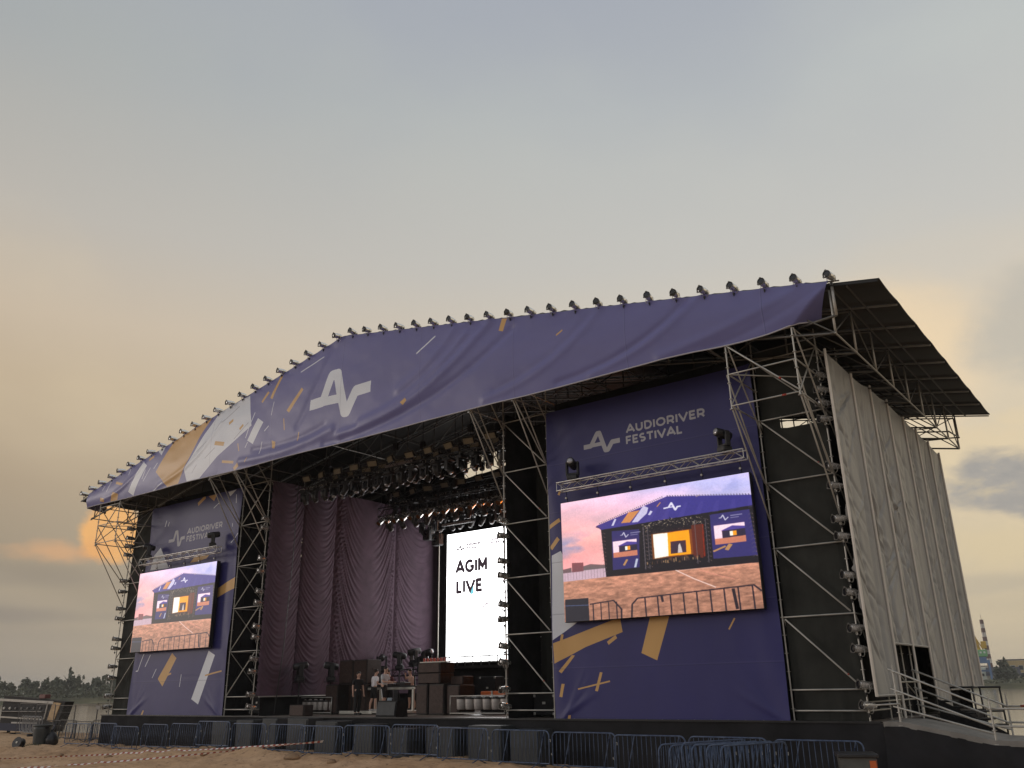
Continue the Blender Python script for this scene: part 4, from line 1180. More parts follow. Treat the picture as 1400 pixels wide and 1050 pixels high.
# ------------------------------------------------------------------ picture on the side screens (the stage seen from the field)
def live_picture(depth=1, w=1100):
    pr = Print(0, 1, 0, 1, w, (220, 170, 170)); pr.h = int(w * .5783); pr.a = np.zeros((pr.h, pr.w, 3), np.float32)
    def bgf(gx, gz, a):
        lo, mid, hi = np.array((232, 160, 164.)), np.array((248, 190, 184.)), np.array((218, 210, 246.))
        k = np.clip((gz + .35 * gx - .35) / .9, 0, 1)[..., None]
        c = np.where(k < .4, lo + (mid - lo) * k / .4, mid + (hi - mid) * (k - .4) / .6)
        n0 = fbm(gx * 4 + gz * 2, gz * 9 - gx * 2, 241, 5)[..., None]; c = c + (n0 - .47) * np.array((70, 46, 36.)); n1 = fbm(gx * 5, gz * 12, 201, 5); n2 = fbm(gx * 7 + 3, gz * 7, 205, 5)
        c = c + (np.array((150, 150, 190.)) - c) * (np.clip((n1 - .5) * 5, 0, 1) * np.clip(1 - np.abs(gz - .62) / .14, 0, 1) * np.clip(1.3 - gx * 2.5, 0, 1))[..., None]
        c = c + (np.array((170, 172, 222.)) - c) * (np.clip((n2 - .44) * 6, 0, 1) * np.clip((gx - .55) * 4, 0, 1) * np.clip((gz - .82) * 10, 0, 1) * .8)[..., None]
        return c
    pr.rgb(bgf)
    P = pr.poly
    P([(0, .409), (.25, .417), (.25, .3), (0, .3)], (206, 176, 190))
    P([(0, .43), (.05, .44), (.05, .40), (0, .40)], (110, 92, 96)); P([(.053, .40), (.054, .478), (.12, .471), (.12, .40)], (128, 78, 84))
    P([(.12, .44), (.16, .452), (.25, .43), (.25, .405), (.12, .405)], (110, 98, 100))
    for k in range(14): pr.line([(.01 + k * .017, .405), (.01 + k * .017, .335)], .0016, (150, 120, 130))
    P([(.229, .735), (1, .755), (1, .30), (.247, .30)], (27, 23, 31))
    P([(.206, .761), (.593, .915), (1, .827), (1, .748), (.229, .722)], (66, 57, 136))
    P([(.593, .915), (1, .827), (1, .748), (.60, .738)], (60, 54, 138), .8)
    for q in range(9): P([(.3 + q * .085, .735), (.33 + q * .085, .735), (.40 + q * .075, .86 - abs(q - 3) * .012), (.385 + q * .075, .86 - abs(q - 3) * .012)], (92, 82, 164), .22)
    P([(.206, .761), (.229, .731), (.24, .722), (.2, .75)], (60, 52, 90))
    P([(.402, .747), (.469, .871), (.495, .847), (.485, .803), (.434, .744)], (206, 200, 226)); P([(.343, .754), (.387, .834), (.449, .838), (.392, .75)], (212, 142, 84))
    P([(.289, .744), (.309, .798), (.319, .793), (.301, .742)], (210, 206, 230)); P([(.49, .79), (.505, .822), (.516, .812), (.502, .785)], (210, 206, 230))
    pr.line([(.573, .822), (.6, .826), (.615, .858), (.633, .798), (.645, .822), (.662, .822)], .011, (226, 222, 240))
    pr.line([(.593, .826), (.624, .824)], .008, (226, 222, 240))
    pr.line([(.54, .845), (.56, .875)], .006, (212, 142, 84)); pr.line([(.74, .875), (.76, .888)], .004, (212, 180, 150))
    for k in range(34): pr.line([(.225 + k * .0105, .772 + k * .00425), (.222 + k * .0105, .780 + k * .00425)], .004, (60, 54, 70))
    for k in range(30): pr.line([(.60 + k * .0135, .913 - k * .0029), (.596 + k * .0135, .924 - k * .0029)], .004, (70, 62, 84))
    rr = random.Random(77)
    for k in range(120):
        x = rr.uniform(.46, .76); z = .66 + .05 * rr.random() + .03 * (1 - abs(x - .6) / .16)
        pr.line([(x, z), (x + rr.uniform(-.012, .012), z + rr.uniform(-.012, .012))], .003, rr.choice([(190, 170, 140), (90, 80, 84), (230, 210, 170), (20, 18, 24)]))
    P([(.289, .699), (.439, .685), (.429, .382), (.284, .382)], (52, 46, 104)); P([(.799, .721), (.985, .722), (1, .378), (.797, .385)], (54, 48, 110))
    pr.line([(.345, .41), (.365, .455)], .012, (190, 140, 90)); pr.line([(.405, .385), (.418, .452)], .012, (190, 196, 216))
    pr.line([(.862, .44), (.884, .482)], .02, (190, 140, 90)); pr.line([(.80, .44), (.86, .47)], .012, (190, 140, 90))
    for x, z, k in ((.335, .655, .05), (.84, .685, .05)):
        pr.line([(x, z), (x + .01, z), (x + .02, z + .02), (x + .03, z - .02), (x + .045, z)], .006, (200, 196, 216)); pr.line([(x + .055, z + .008), (x + .11, z + .008)], .006, (150, 146, 180)); pr.line([(x + .055, z - .008), (x + .095, z - .008)], .006, (150, 146, 180))
    for k in range(26):
        x = .71 + k * .0022; pr.line([(x, .655), (x - .004, .41)], .0022, (60 + 60 * (k % 3), 24 + 12 * (k % 3), 22))
    for x in (.462, .484, .722, .776, .238, .985):
        for q in range(11): pr.line([(x - .008, .37 + q * .031), (x + .008, .386 + q * .031)], .0018, (112, 100, 106)); pr.line([(x + .009, .375 + q * .031), (x + .013, .377 + q * .031)], .005, (150, 120, 110))
    for q in range(160):
        x = rr.uniform(.45, .80); z = rr.uniform(.60, .72); P([(x, z), (x + .006, z + .002), (x + .005, z + .008)], rr.choice([(14, 12, 18), (24, 20, 26), (70, 60, 56), (132, 112, 92)]), .8)
    for q in range(60):
        x = rr.uniform(.48, .74); z = rr.uniform(.385, .43); P([(x, z), (x + rr.uniform(.004, .014), z), (x + .008, z + rr.uniform(.008, .03))], rr.choice([(16, 14, 18), (52, 36, 32), (96, 70, 50), (20, 16, 20)]), .9)
    # the screens inside the picture
    for (x0, x1, z0, z1) in ((.292, .422, .48, .612), (.813, .956, .488, .632)):
        P([(x0, z0), (x1, z0), (x1, z1), (x0, z1)], (252, 222, 234)); P([(x0, z0), (x1, z0), (x1, z0 + (z1 - z0) * .32), (x0, z0 + (z1 - z0) * .3)], (206, 128, 102))
        wx, wz = x1 - x0, z1 - z0
        P([(x0 + wx * .25, z0 + wz * .3), (x1, z0 + wz * .32), (x1, z0 + wz * .72), (x0 + wx * .25, z0 + wz * .68)], (44, 38, 62)); P([(x0 + wx * .2, z0 + wz * .68), (x0 + wx * .6, z0 + wz * .9), (x1, z0 + wz * .8), (x1, z0 + wz * .68)], (74, 64, 150))
        P([(x0 + wx * .5, z0 + wz * .38), (x0 + wx * .6, z0 + wz * .38), (x0 + wx * .6, z0 + wz * .62), (x0 + wx * .5, z0 + wz * .62)], (255, 250, 235)); P([(x0 + wx * .6, z0 + wz * .38), (x0 + wx * .72, z0 + wz * .38), (x0 + wx * .72, z0 + wz * .62), (x0 + wx * .6, z0 + wz * .62)], (250, 160, 30))
    P([(.50, .432), (.705, .436), (.705, .632), (.50, .632)], (120, 66, 30)); P([(.509, .628), (.584, .626), (.581, .444), (.51, .437)], (255, 252, 240)); P([(.584, .626), (.692, .628), (.694, .441), (.581, .444)], (255, 168, 20))
    P([(.596, .554), (.672, .552), (.671, .459), (.593, .459)], (58, 44, 60)); P([(.628, .46), (.634, .52), (.642, .535), (.648, .50), (.652, .46)], (210, 200, 196))
    P([(.705, .66), (.76, .66), (.75, .40), (.705, .42)], (96, 40, 30))
    for x in (.46, .482, .722, .775): pr.line([(x, .70), (x, .36)], .003, (108, 98, 104))
    for k in range(26): pr.line([(.47 + k * .0105, .392 + .008 * rr.random()), (.47 + k * .0105, .412 + .018 * rr.random())], .006, rr.choice([(28, 24, 30), (150, 120, 90), (70, 52, 50)]))
    # sand, tape and barrier in front
    P([(0, .328), (.247, .333), (1, .326), (1, 0), (0, 0)], (188, 132, 108))
    def sandf(gx, gz, a):
        m_ = gz < .328
        n_ = fbm(gx * 30, gz * 62, 211, 6); n2_ = fbm(gx * 95, gz * 210, 217, 3)
        f_ = (.58 + .62 * n_ + .26 * n2_) * (.88 + .5 * gz)
        out = a.copy(); out[m_] = (a * f_[..., None])[m_]
        return out
    pr.rgb(sandf)
    pr.line([(.61, .331), (.70, .25), (.796, .176)], .006, (244, 214, 204)); pr.line([(.711, .324), (.80, .268), (.888, .22)], .004, (226, 150, 130)); pr.line([(.62, .327), (.9, .325)], .003, (226, 190, 176))
    B_ = (46, 34, 44)
    pr.line([(.147, .127), (.279, .142), (.319, .07), (.317, .0)], .009, B_); pr.line([(.371, 0), (.377, .1), (.407, .144), (.968, .169), (1, .122)], .009, B_)
    for k in range(4): pr.line([(.165 + k * .043, .13), (.165 + k * .043, 0)], .006, B_)
    for k in range(9): pr.line([(.445 + k * .0645, .146 + k * .003), (.447 + k * .0645, 0)], .007, B_)
    def soft(a):
        for _ in range(4):
            a = (a + np.roll(a, 1, 0) + np.roll(a, -1, 0) + np.roll(a, 1, 1) + np.roll(a, -1, 1)) / 5
        return a
    pr.line([(.874, .156), (.885, .007)], .014, (40, 30, 40)); pr.line([(.53, .15), (.535, .10)], .012, B_)
    P([(.006, .181), (.14, .179), (.141, .0), (.005, .0)], (40, 38, 48)); pr.line([(.005, .13), (.141, .122)], .006, (80, 92, 130))
    g_ = fbm(np.linspace(0, 160, pr.w)[None, :] * np.ones((pr.h, 1)), np.linspace(0, 100, pr.h)[:, None] * np.ones((1, pr.w)), 231, 4)[..., None]
    e_ = pr.a.copy(); e_[1:-1, 1:-1] = soft(pr.a)[1:-1, 1:-1]
    e_ = e_ * (.95 + .11 * g_)
    gl = np.clip(e_ - 205, 0, 60) * np.array((1.2, .9, .7))
    def box(a, r_):
        for ax in (0, 1):
            c_ = np.cumsum(np.concatenate([np.repeat(np.take(a, [0], ax), r_ + 1, ax), a, np.repeat(np.take(a, [-1], ax), r_, ax)], ax), ax)
            n_ = a.shape[ax]
            a = (np.take(c_, range(2 * r_ + 1, 2 * r_ + 1 + n_), ax) - np.take(c_, range(0, n_), ax)) / (2 * r_ + 1)
        return a
    pr.a = e_ + .6 * box(box(gl, 18), 18)
    return pr
lp = live_picture()
live_m = cloth_mat('live_screen', lp.image('live_picture'), .4, emit=1.0)
led_back = mat('screen_cabinet', (.014, .014, .016), .5)
def side_screen(x0, x1, label):
    z0, z1 = 3.09, 7.165
    t_ = thing('led_screen', label, 'screen', ((x0 + x1) / 2, -.45, z0), 'video screens on the stage wings')
    part('cabinet', MB().bbox(((x0 + x1) / 2, -.33, (z0 + z1) / 2), (x1 - x0 + .04, .20, z1 - z0 + .04), .015), led_back, t_)
    m_ = MB(); m_.grid(np.array([[(x0, -.445, z0), (x0, -.445, z1)], [(x1, -.445, z0), (x1, -.445, z1)]], float), np.array([[(0, 0), (0, 1)], [(1, 0), (1, 1)]], float))
    part('display', m_, live_m, t_)
    for k in range(6):
        xx = x0 + .25 + k * (x1 - x0 - .5) / 5
        rod('hanger', (xx, -.36, z1 + .02), (xx, -.45, 7.56), .012, black_metal, t_)
        part('shackle', MB().lathe([(0, .03), (.015, .042), (.035, .042), (.05, .03)], 8, Matrix.Translation((xx, -.44, z1 + .16)) @ Matrix.Rotation(pi / 2, 4, 'X')), galv, t_)
    return t_
side_screen(-7.392, -.353, 'video screen on the right wing showing the stage and pink sky')
side_screen(-35.12, -28.08, 'video screen on the left wing showing the stage and pink sky')

# ------------------------------------------------------------------ centre screen
CX0, CX1, CZ0, CZ1, CY = -23.52, -11.4, 2.40, 9.43, 11.5
pc_ = Print(CX0, CX1, CZ0, CZ1, 1500, (255, 255, 255))
DK = (26, 20, 24)
pc_.text('AGIM', -22.80, 7.20, .62, 2.22, .19, DK); pc_.text('LIVE', -22.78, 6.10, .62, 1.86, .19, DK)
pc_.line([(-22.80, 8.52), (-22.62, 8.52), (-22.52, 8.70), (-22.42, 8.44), (-22.34, 8.52), (-22.22, 8.52)], .085, (40, 34, 38))
pc_.text('AUDIORIVER', -22.06, 8.66, .10, 1.05, .05, (60, 52, 58)); pc_.text('FESTIVAL', -22.06, 8.46, .10, .76, .05, (60, 52, 58))
pc_.text('AUDIO', -20.26, 8.74, .10, .6, .05, (80, 72, 78)); pc_.text('RIVER', -20.26, 8.58, .10, .6, .05, (80, 72, 78))
for a, b in (((-21.5, 4.52), (-20.72, 5.32)), ((-20.95, 5.2), (-20.2, 5.62)), ((-20.2, 5.62), (-19.0, 6.0)), ((-20.72, 5.32), (-19.2, 5.6)), ((-20.4, 4.5), (-19.1, 5.2)), ((-20.9, 5.62), (-19.3, 6.6))):
    pc_.line([a, b], .06, (100, 92, 96))
pc_.poly([(-21.72, 6.12), (-21.55, 6.4), (-21.52, 5.98), (-21.74, 5.92)], (70, 120, 128))
pc_.poly([(-16.6, CZ0), (CX1, CZ0), (CX1, CZ1), (-16.6, CZ1)], (200, 104, 14))
pc_.poly([(-15.8, 3.1), (-12.4, 3.1), (-12.4, 6.3), (-15.8, 6.3)], (54, 40, 52))
big_m = cloth_mat('centre_screen', pc_.image('centre_picture'), .4, emit=4.0)
t_ = thing('led_screen', 'tall white centre screen reading AGIM LIVE at the back of the stage', 'screen', ((CX0 + CX1) / 2, CY, 0))
part('cabinet', MB().bbox(((CX0 + CX1) / 2, CY + .13, (CZ0 + CZ1) / 2), (CX1 - CX0 + .06, .22, CZ1 - CZ0 + .06), .015), led_back, t_)
m_ = MB(); m_.grid(np.array([[(CX0, CY, CZ0), (CX0, CY, CZ1)], [(CX1, CY, CZ0), (CX1, CY, CZ1)]], float), np.array([[(0, 0), (0, 1)], [(1, 0), (1, 1)]], float))
part('display', m_, big_m, t_)
for x in (CX0 + .3, -20, -17.5, -15, CX1 - .3):
    rod('support_post', (x, CY + .3, 0), (x, CY + .3, CZ1), .06, black_metal, t_)
fr = thing('screen_guard_rail', 'low railing along the foot of the white centre screen', 'railing', (-17.5, CY - .35, 0))
for z in (2.34, 2.66): rod('rail', (CX0 - .1, CY - .35, z), (CX1, CY - .35, z), .03, galv_dark, fr)
for k in range(22):
    x = CX0 + k * .56
    rod('baluster', (x, CY - .35, 2.15), (x, CY - .35, 2.68), .03, galv_dark, fr)
part('ledge', MB().box(((CX0 + CX1) / 2, CY - .3, 2.12), (CX1 - CX0 + .4, .7, .12)), black_metal, fr)
cloth_panel('backing_cloth', hang(CX0 - .2, CX1, CY + .05, 0.02, 1.92, .1, 59, 60, 8), cloth_black, 'black cloth under the white centre screen')
cloth_panel('rear_cloth', hang(-24.6, CX0 - .1, CY + .35, 0.02, 10.6, .12, 60, 30, 12), cloth_black, 'black cloth filling the gap between curtains and white screen')
o = thing('white_pole', 'thin white pole standing left of the white centre screen', 'pole', (-23.4, 10.6, 0))
rod('tube', (-23.32, 10.6, 0), (-23.32, 10.6, 9.6), .035, white_paint, o); part('foot', MB().lathe([(0, .22), (.03, .22), (.05, .05)], 10, Matrix.Translation((-23.32, 10.6, 0))), black_metal, o)
for (x, y, xb, yb, lb) in ((-11.6, 1.6, -10.9, .9, 'dark cable hanging from the lighting rig across the right edge of the white screen'), (-24.0, 1.0, -24.2, .7, 'dark cable hanging beside the first plum curtain')):
    o = thing('hanging_cable', lb, 'cable', (x, y, .1))
    part('cable', MB().path([(x, y, 10.8), (x + .04, y - .05, 7), (x * .6 + xb * .4, y * .6 + yb * .4, 3), (xb, yb, .05)], .022, 5), black_metal, o)
# ================================================================== LAMPS
RX90 = Matrix.Rotation(pi / 2, 4, 'X')
def make_par(lens=lens_mat, name='par_lamp', body=chrome):
    """can pointing along -Y, yoke and hook below; origin at the clamp"""
    t_ = thing(name, 'x', 'stage lamp')
    Mx = Matrix.Translation((0, 0, .24)) @ Matrix.Rotation(pi / 2, 4, 'X')     # +Z of the lathe -> -Y
    part('can', MB().lathe([(-.30, .04), (-.285, .075), (-.22, .10), (-.05, .128), (.22, .132), (.24, .128), (.20, .118)], 16, Mx), body, t_, True, False)
    part('lens', MB().lathe([(.235, .126), (.245, .10), (.25, .04)], 16, Mx), lens, t_, True, False)
    gf = MB(); n_ = 24; vs = []; fs = []
    for i in range(n_):
        a = 2 * pi * i / n_ + pi / 2; ro = .172 if i % 8 in (0, 1) else .139
        for r_, y_ in ((.122, -.238), (ro, -.238), (ro, -.256), (.122, -.256)): vs.append((r_ * cos(a), y_, .24 + r_ * sin(a)))
    for i in range(n_):
        p, q = i * 4, ((i + 1) % n_) * 4
        fs += [(p + e, p + (e + 1) % 4, q + (e + 1) % 4, q + e) for e in range(4)]
    gf.add(vs, fs)
    part('gel_holder', gf, galv_dark, t_, False, False)
    part('yoke', MB().path([(.142, .05, .24), (.15, .05, .07), (.10, .05, .015), (-.10, .05, .015), (-.15, .05, .07), (-.142, .05, .24)], .012, 5), galv, t_, False, False)
    part('clamp', MB().box((0, 0, -.01), (.05, .06, .07)).tube((0, 0, -.04), (0, 0, -.10), .02, 6), black_metal, t_, False, False)
    return t_
par = Proto(make_par())
PG = 'chrome floodlights along the roof edge'
for k in range(45):
    x = -39.25 + k * (42.65 / 44)
    if k < 22: lb = 'chrome floodlight on the left roof slope, {} up from the left corner'.format(ordinal(k))
    elif k == 22: lb = 'chrome floodlight at the very peak of the roof gable'
    else: lb = 'chrome floodlight on the right roof slope, {} up from the right corner'.format(ordinal(44 - k))
    par.place((x, -2.16, roof_z(x) + .0), rnd.uniform(-.08, .08), lb, PG, rot=(R(4 + rnd.uniform(-8, 8)), 0, R(rnd.uniform(-10, 10))), scale=(.86,) * 3)
o = thing('lamp_rail', 'long steel tube behind the roof edge that carries the chrome floodlights', 'rail', (RX, -2.1, RZ))
for xa, xb in ((-39.5, RX), (RX, 3.6)):
    rod('tube', (xa, -2.06, roof_z(xa) + .08), (xb, -2.06, roof_z(xb) + .08), .025, galv_dark, o)
cb = MB(); pts = []
for k in range(45 * 5):
    x = -39.2 + k * 42.6 / 224; f_ = (k % 5) / 5
    pts.append((x, -1.98, roof_z(x) + .15 - .05 * sin(pi * f_) + rnd.uniform(-.01, .01)))
cb.path(pts, .014, 4)
o = thing('power_cable', 'thin black cable looped from floodlight to floodlight along the roof edge', 'cable', (RX, -2.0, RZ))
part('cable', cb, black_metal, o)
PZ = [.46, .98, 1.93, 2.47, 3.42, 3.92, 4.98, 5.50, 6.45, 7.03, 8.5, 9.0, 9.45, 9.95]
for x, who, n_, warm, rots in ((2.07, 'right corner tower', 14, False, 10), (-10.3, 'tower beside the white screen', 10, True, 6), (-24.88, 'tower left of the curtains', 12, True, 12), (-37.3, 'outermost left tower', 14, False, 4)):
    for i in range(n_):
        z = PZ[i] + rnd.uniform(-.03, .03)
        sd_ = -.10
        lb = 'chrome floodlight on the {} post, {} from the bottom'.format(who, ordinal(i))
        par.place((x + (.02 if x > -30 else -.02), -.10, z - .24), 0, lb, 'chrome floodlights clamped to the tower posts', rot=(R(rnd.uniform(-6, 6)), 0, R(rnd.uniform(-8, 8) + (-34 if x > -5 else -8))))

def make_head(name='moving_head'):
    """moving-head lamp hanging from its base (origin at the clamp, head below)"""
    t_ = thing(name, 'x', 'moving head')
    part('base', MB().bbox((0, 0, -.10), (.36, .34, .14), .03), black_plastic, t_, False, False)
    y_ = MB()
    for sx in (-.17, .17): y_.bbox((sx, 0, -.33), (.06, .14, .38), .02)
    y_.box((0, 0, -.19), (.36, .12, .04))
    part('yoke', y_, black_plastic, t_, False, False)
    M_ = Matrix.Translation((0, 0, -.42)) @ Matrix.Rotation(R(150), 4, 'X')
    part('head', MB().lathe([(-.22, .05), (-.19, .105), (.02, .125), (.20, .115), (.22, .10)], 12, M_), black_plastic, t_, True, False)
    part('lens', MB().lathe([(.215, .10), (.245, .06), (.25, .02)], 12, M_), mat('clear_lens', (.35, .35, .37), .1, .3), t_, True, False)
    part('handle', MB().path([(-.16, .18, -.06), (-.08, .2, -.02), (.08, .2, -.02), (.16, .18, -.06)], .012, 5), galv, t_, False, False)
    part('clamp', MB().tube((-.1, 0, -.03), (-.1, 0, .08), .02, 6).tube((.1, 0, -.03), (.1, 0, .08), .02, 6), galv, t_, False, False)
    return t_
head = Proto(make_head())
def make_blinder():
    t_ = thing('blinder_lamp', 'x', 'blinder lamp')
    b_ = MB().bbox((0, 0, -.20), (.55, .10, .30), .02)
    part('housing', b_, black_metal, t_, False, False)
    for sx in (-.13, .13): part('reflector', MB().lathe([(.045, .12), (.055, .115), (.03, .05)], 12, Matrix.Translation((sx, -.02, -.20)) @ RX90), pale_panel, t_, True, False)
    part('yoke', MB().path([(-.3, 0, -.2), (-.3, 0, -.02), (.3, 0, -.02), (.3, 0, -.2)], .014, 5), galv_dark, t_, False, False)
    part('rear_panel', MB().box((0, .055, -.20), (.46, .02, .24)), pale_panel, t_, False, False)
    return t_
blinder = Proto(make_blinder())

def box_truss(name, label, xa, xb, y, z, s, m, group=None, along='x', ties=True):
    """four-chord lattice truss; z is its lower chord"""
    mid = ((xa + xb) / 2, y, z) if along == 'x' else (y, (xa + xb) / 2, z)
    t_ = thing(name, label, 'truss', mid, group)
    def pt(u_, dy, dz): return (u_, y + dy, z + dz) if along == 'x' else (y + dy, u_, z + dz)
    for dy in (-s / 2, s / 2):
        for dz in (0, s): rod('chord', pt(xa, dy, dz), pt(xb, dy, dz), .025, m, t_)
    lc = MB(); n_ = max(2, int(round((xb - xa) / (s * 1.25)))); st = (xb - xa) / n_
    for i in range(n_):
        a, b = xa + i * st, xa + (i + 1) * st
        f_ = i % 2
        for (p, q) in (((-s / 2, 0), (-s / 2, s)), ((s / 2, 0), (s / 2, s)), ((-s / 2, s), (s / 2, s)), ((-s / 2, 0), (s / 2, 0))):
            p, q = (p, q) if f_ else (q, p)
            lc.tube(pt(a, *p), pt(b, *q), .012, 4, caps=False)
    for i in (0, n_):
        a = xa + i * st
        lc.path([pt(a, -s / 2, 0), pt(a, s / 2, 0), pt(a, s / 2, s), pt(a, -s / 2, s)], .014, 4, closed=True)
    o = part('lacing', lc, m, t_); o['kind'] = 'stuff'
    return t_
# ------------------------------------------------------------------ lighting rig under the roof
RIG = [(1.2, 10.45), (3.0, 10.9), (5.3, 9.45), (7.4, 10.7), (9.6, 10.0)]
RN = ['foremost', 'second', 'middle', 'fourth', 'rearmost']
for k, (y, z) in enumerate(RIG):
    box_truss('lighting_truss', '{} black lighting truss across the stage opening under the roof'.format(RN[k]), -24.2 if k != 2 else -22.6, -10.9, y, z, .42, black_metal, 'lighting trusses under the roof')
    for x in (-22, -17.5, -13):
        ch = thing('chain_hoist', '{} hoist chain and motor over the {} lighting truss'.format({-22: 'left', -17.5: 'middle', -13: 'right'}[x], RN[k]), 'hoist', (x, y, z + .5), 'chain hoists over the lighting trusses')
        rod('chain', (x, y, z + .4), (x, y, roof_z(x) - 1.5), .016, black_metal, ch); part('motor', MB().bbox((x, y, z + 1.0), (.26, .22, .42), .05), black_metal, ch)
    n_ = 18 if k != 2 else 13
    for i in range(n_):
        x = -23.7 + i * 12.4 / (n_ - 1) if k != 2 else -21.9 + i * 10.6 / (n_ - 1)
        lb = 'black moving head under the {} lighting truss, {} from the left'.format(RN[k], ordinal(i))
        head.place((x, y, z - .06 - (0 if k != 2 else 0)), 0, lb, 'moving heads under the roof', rot=(0, 0, rnd.uniform(0, 6.28)), scale=(1.15,) * 3)
    if k in (0, 1, 3):
        for i in range(11):
            x = -23.3 + i * 1.16
            blinder.place((x, y - .35, z + .55), 0, 'pale backed blinder above the {} lighting truss, {} from the left'.format(RN[k], ordinal(i)), 'blinders above the lighting trusses', rot=(R(rnd.uniform(-35, -5)), 0, R(180 + rnd.uniform(-20, 20))))
# the row of small lamps catching orange light
par2 = Proto(make_par(lens_warm, 'par_lamp'))
for i in range(20):
    x = -22.45 + i * .56
    par2.place((x, 5.05, 9.40), 0, 'small lamp in the hanging row above the white screen, {} from the left'.format(ordinal(i)), 'row of small lamps hanging over the stage', rot=(R(180 - 40), 0, R(180 + rnd.uniform(-6, 6))))
# strips of batten lights
for k, (x, y, z, ln) in enumerate([(-18.2, 2.2, 10.95, 1.9), (-14.2, 8.0, 9.5, 2.0), (-20.2, 8.6, 9.3, 2.2), (-16.0, 10.2, 9.75, 1.4)]):
    t_ = thing('batten_light', ['pale batten light lying highest under the fascia', 'batten light hanging at the right over the white screen', 'batten light hanging left over the dark gap', 'short pale batten light just above the white screen'][k], 'batten light', (x, y, z), 'batten lights in the rig')
    part('housing', MB().bbox((x, y, z), (ln, .16, .12), .02), black_metal, t_)
    for j in range(3): part('tube_lens', MB().tube((x - ln * .47, y - .09, z - .04 + j * .04), (x + ln * .47, y - .09, z - .04 + j * .04), .014, 6), mat('batten_glass', (.55, .5, .5), .2), t_)
    rod('hanger', (x - ln * .4, y, z), (x - ln * .4, y, z + .5), .012, black_metal, t_); rod('hanger', (x + ln * .4, y, z), (x + ln * .4, y, z + .5), .012, black_metal, t_)
# two speakers hung left of the white screen
for k, (x, y, z) in enumerate([(-22.6, 8.9, 9.0), (-19.6, 6.4, 8.1)]):
    t_ = thing('hanging_lamp_box', ['black square lamp hanging beside the dark gap left of the white screen', 'black square lamp hanging lower, above the left edge of the white screen'][k], 'stage lamp', (x, y, z))
    part('housing', MB().bbox((x, y, z), (.5, .4, .6), .05), black_plastic, t_); part('lens', MB().lathe([(.2, .18), (.22, .15), (.2, .05)], 12, Matrix.Translation((x, y, z)) @ RX90), lens_mat, t_)
    part('bracket', MB().path([(x - .28, y, z), (x - .28, y, z + .45), (x + .28, y, z + .45), (x + .28, y, z)], .015, 5).tube((x, y, z + .45), (x, y, z + 1.3), .02, 6), galv, t_)

# ------------------------------------------------------------------ trusses over the side screens
def make_standing_head(aim):
    t_ = thing('moving_head', 'x', 'moving head')
    part('base', MB().bbox((0, 0, .10), (.38, .34, .18), .03), black_plastic, t_, False, False)
    y_ = MB()
    for sx in (-.20, .20): y_.bbox((sx, 0, .42), (.07, .18, .50), .03)
    y_.bbox((0, 0, .22), (.44, .2, .07), .02)
    part('yoke', y_, black_plastic, t_, False, False)
    M_ = Matrix.Translation((0, 0, .60)) @ Matrix.Rotation(aim, 4, 'X')
    part('head', MB().lathe([(-.30, .07), (-.27, .13), (-.02, .155), (.26, .14), (.30, .125)], 14, M_), black_plastic, t_, True, False)
    part('lens', MB().lathe([(.295, .12), (.325, .08), (.333, .02)], 14, M_), mat('clear_lens', (.35, .35, .37), .1, .3), t_, True, False)
    return t_
shead = Proto(make_standing_head(R(80)))
for (xa, xb, side) in ((-7.33, -.33, 'right'), (-34.8, -27.75, 'left')):
    box_truss('screen_truss', 'silver lattice truss above the {} wing video screen'.format(side), xa, xb, -.62, 7.56, .29, alu, 'trusses above the wing screens')
shead.place((-6.72, -.62, 7.87), 0, 'black moving head at the left end of the right screen truss', 'moving heads on the screen trusses', rot=(0, 0, R(18)))
shead.place((-.98, -.62, 7.87), 0, 'black moving head at the right end of the right screen truss', 'moving heads on the screen trusses', rot=(0, 0, R(-28)))
shead.place((-34.2, -.62, 7.87), 0, 'black moving head at the left end of the left screen truss', 'moving heads on the screen trusses', rot=(0, 0, R(-35)))
shead.place((-28.35, -.62, 7.87), 0, 'black moving head in front of the word FESTIVAL on the left banner', 'moving heads on the screen trusses', rot=(0, 0, R(150)))

# ================================================================== ON THE STAGE
def grille_front(t_, c, s, face=-1):
    """a speaker: chamfered cabinet, recessed grille, two handles"""
    x, y, z = c; wx, wy, wz = s
    part('cabinet', MB().bbox(c, s, .02), wood_dark, t_)
    part('grille', MB().bbox((x, y - wy / 2 - .012, z), (wx * .9, .03, wz * .9), .012), grille_m, t_)
    for sx in (-1, 1):
        part('handle', MB().bbox((x + sx * (wx / 2 + .006), y, z + .1 * wz), (.02, .22, .10), .008), black_plastic, t_)
def speaker(c, s, label, group=None):
    t_ = thing('speaker_cabinet', label, 'speaker', (c[0], c[1], c[2] - s[2] / 2), group); grille_front(t_, c, s); return t_
SG = 'speaker cabinets beside the performers table'
y0 = 3.2
speaker((-23.05, y0, .66), (.42, .7, 1.28), 'narrow speaker column at the far left of the left stack', SG); speaker((-22.55, y0 - .1, .66), (.42, .7, 1.28), 'narrow speaker column next to the far left one', SG)
speaker((-22.65, y0 + .75, .65), (.95, .9, 1.3), 'lower wide speaker in the left stack', SG); speaker((-22.65, y0 + .75, 1.85), (.95, .9, 1.06), 'upper wide speaker in the left stack', SG)
speaker((-21.68, y0 + .75, 1.85), (.92, .9, 1.06), 'upper brown speaker at the right of the left stack', SG); speaker((-21.68, y0 + .75, .65), (.92, .9, 1.3), 'lower speaker behind the man in the black shirt', SG)
y0 = 3.4
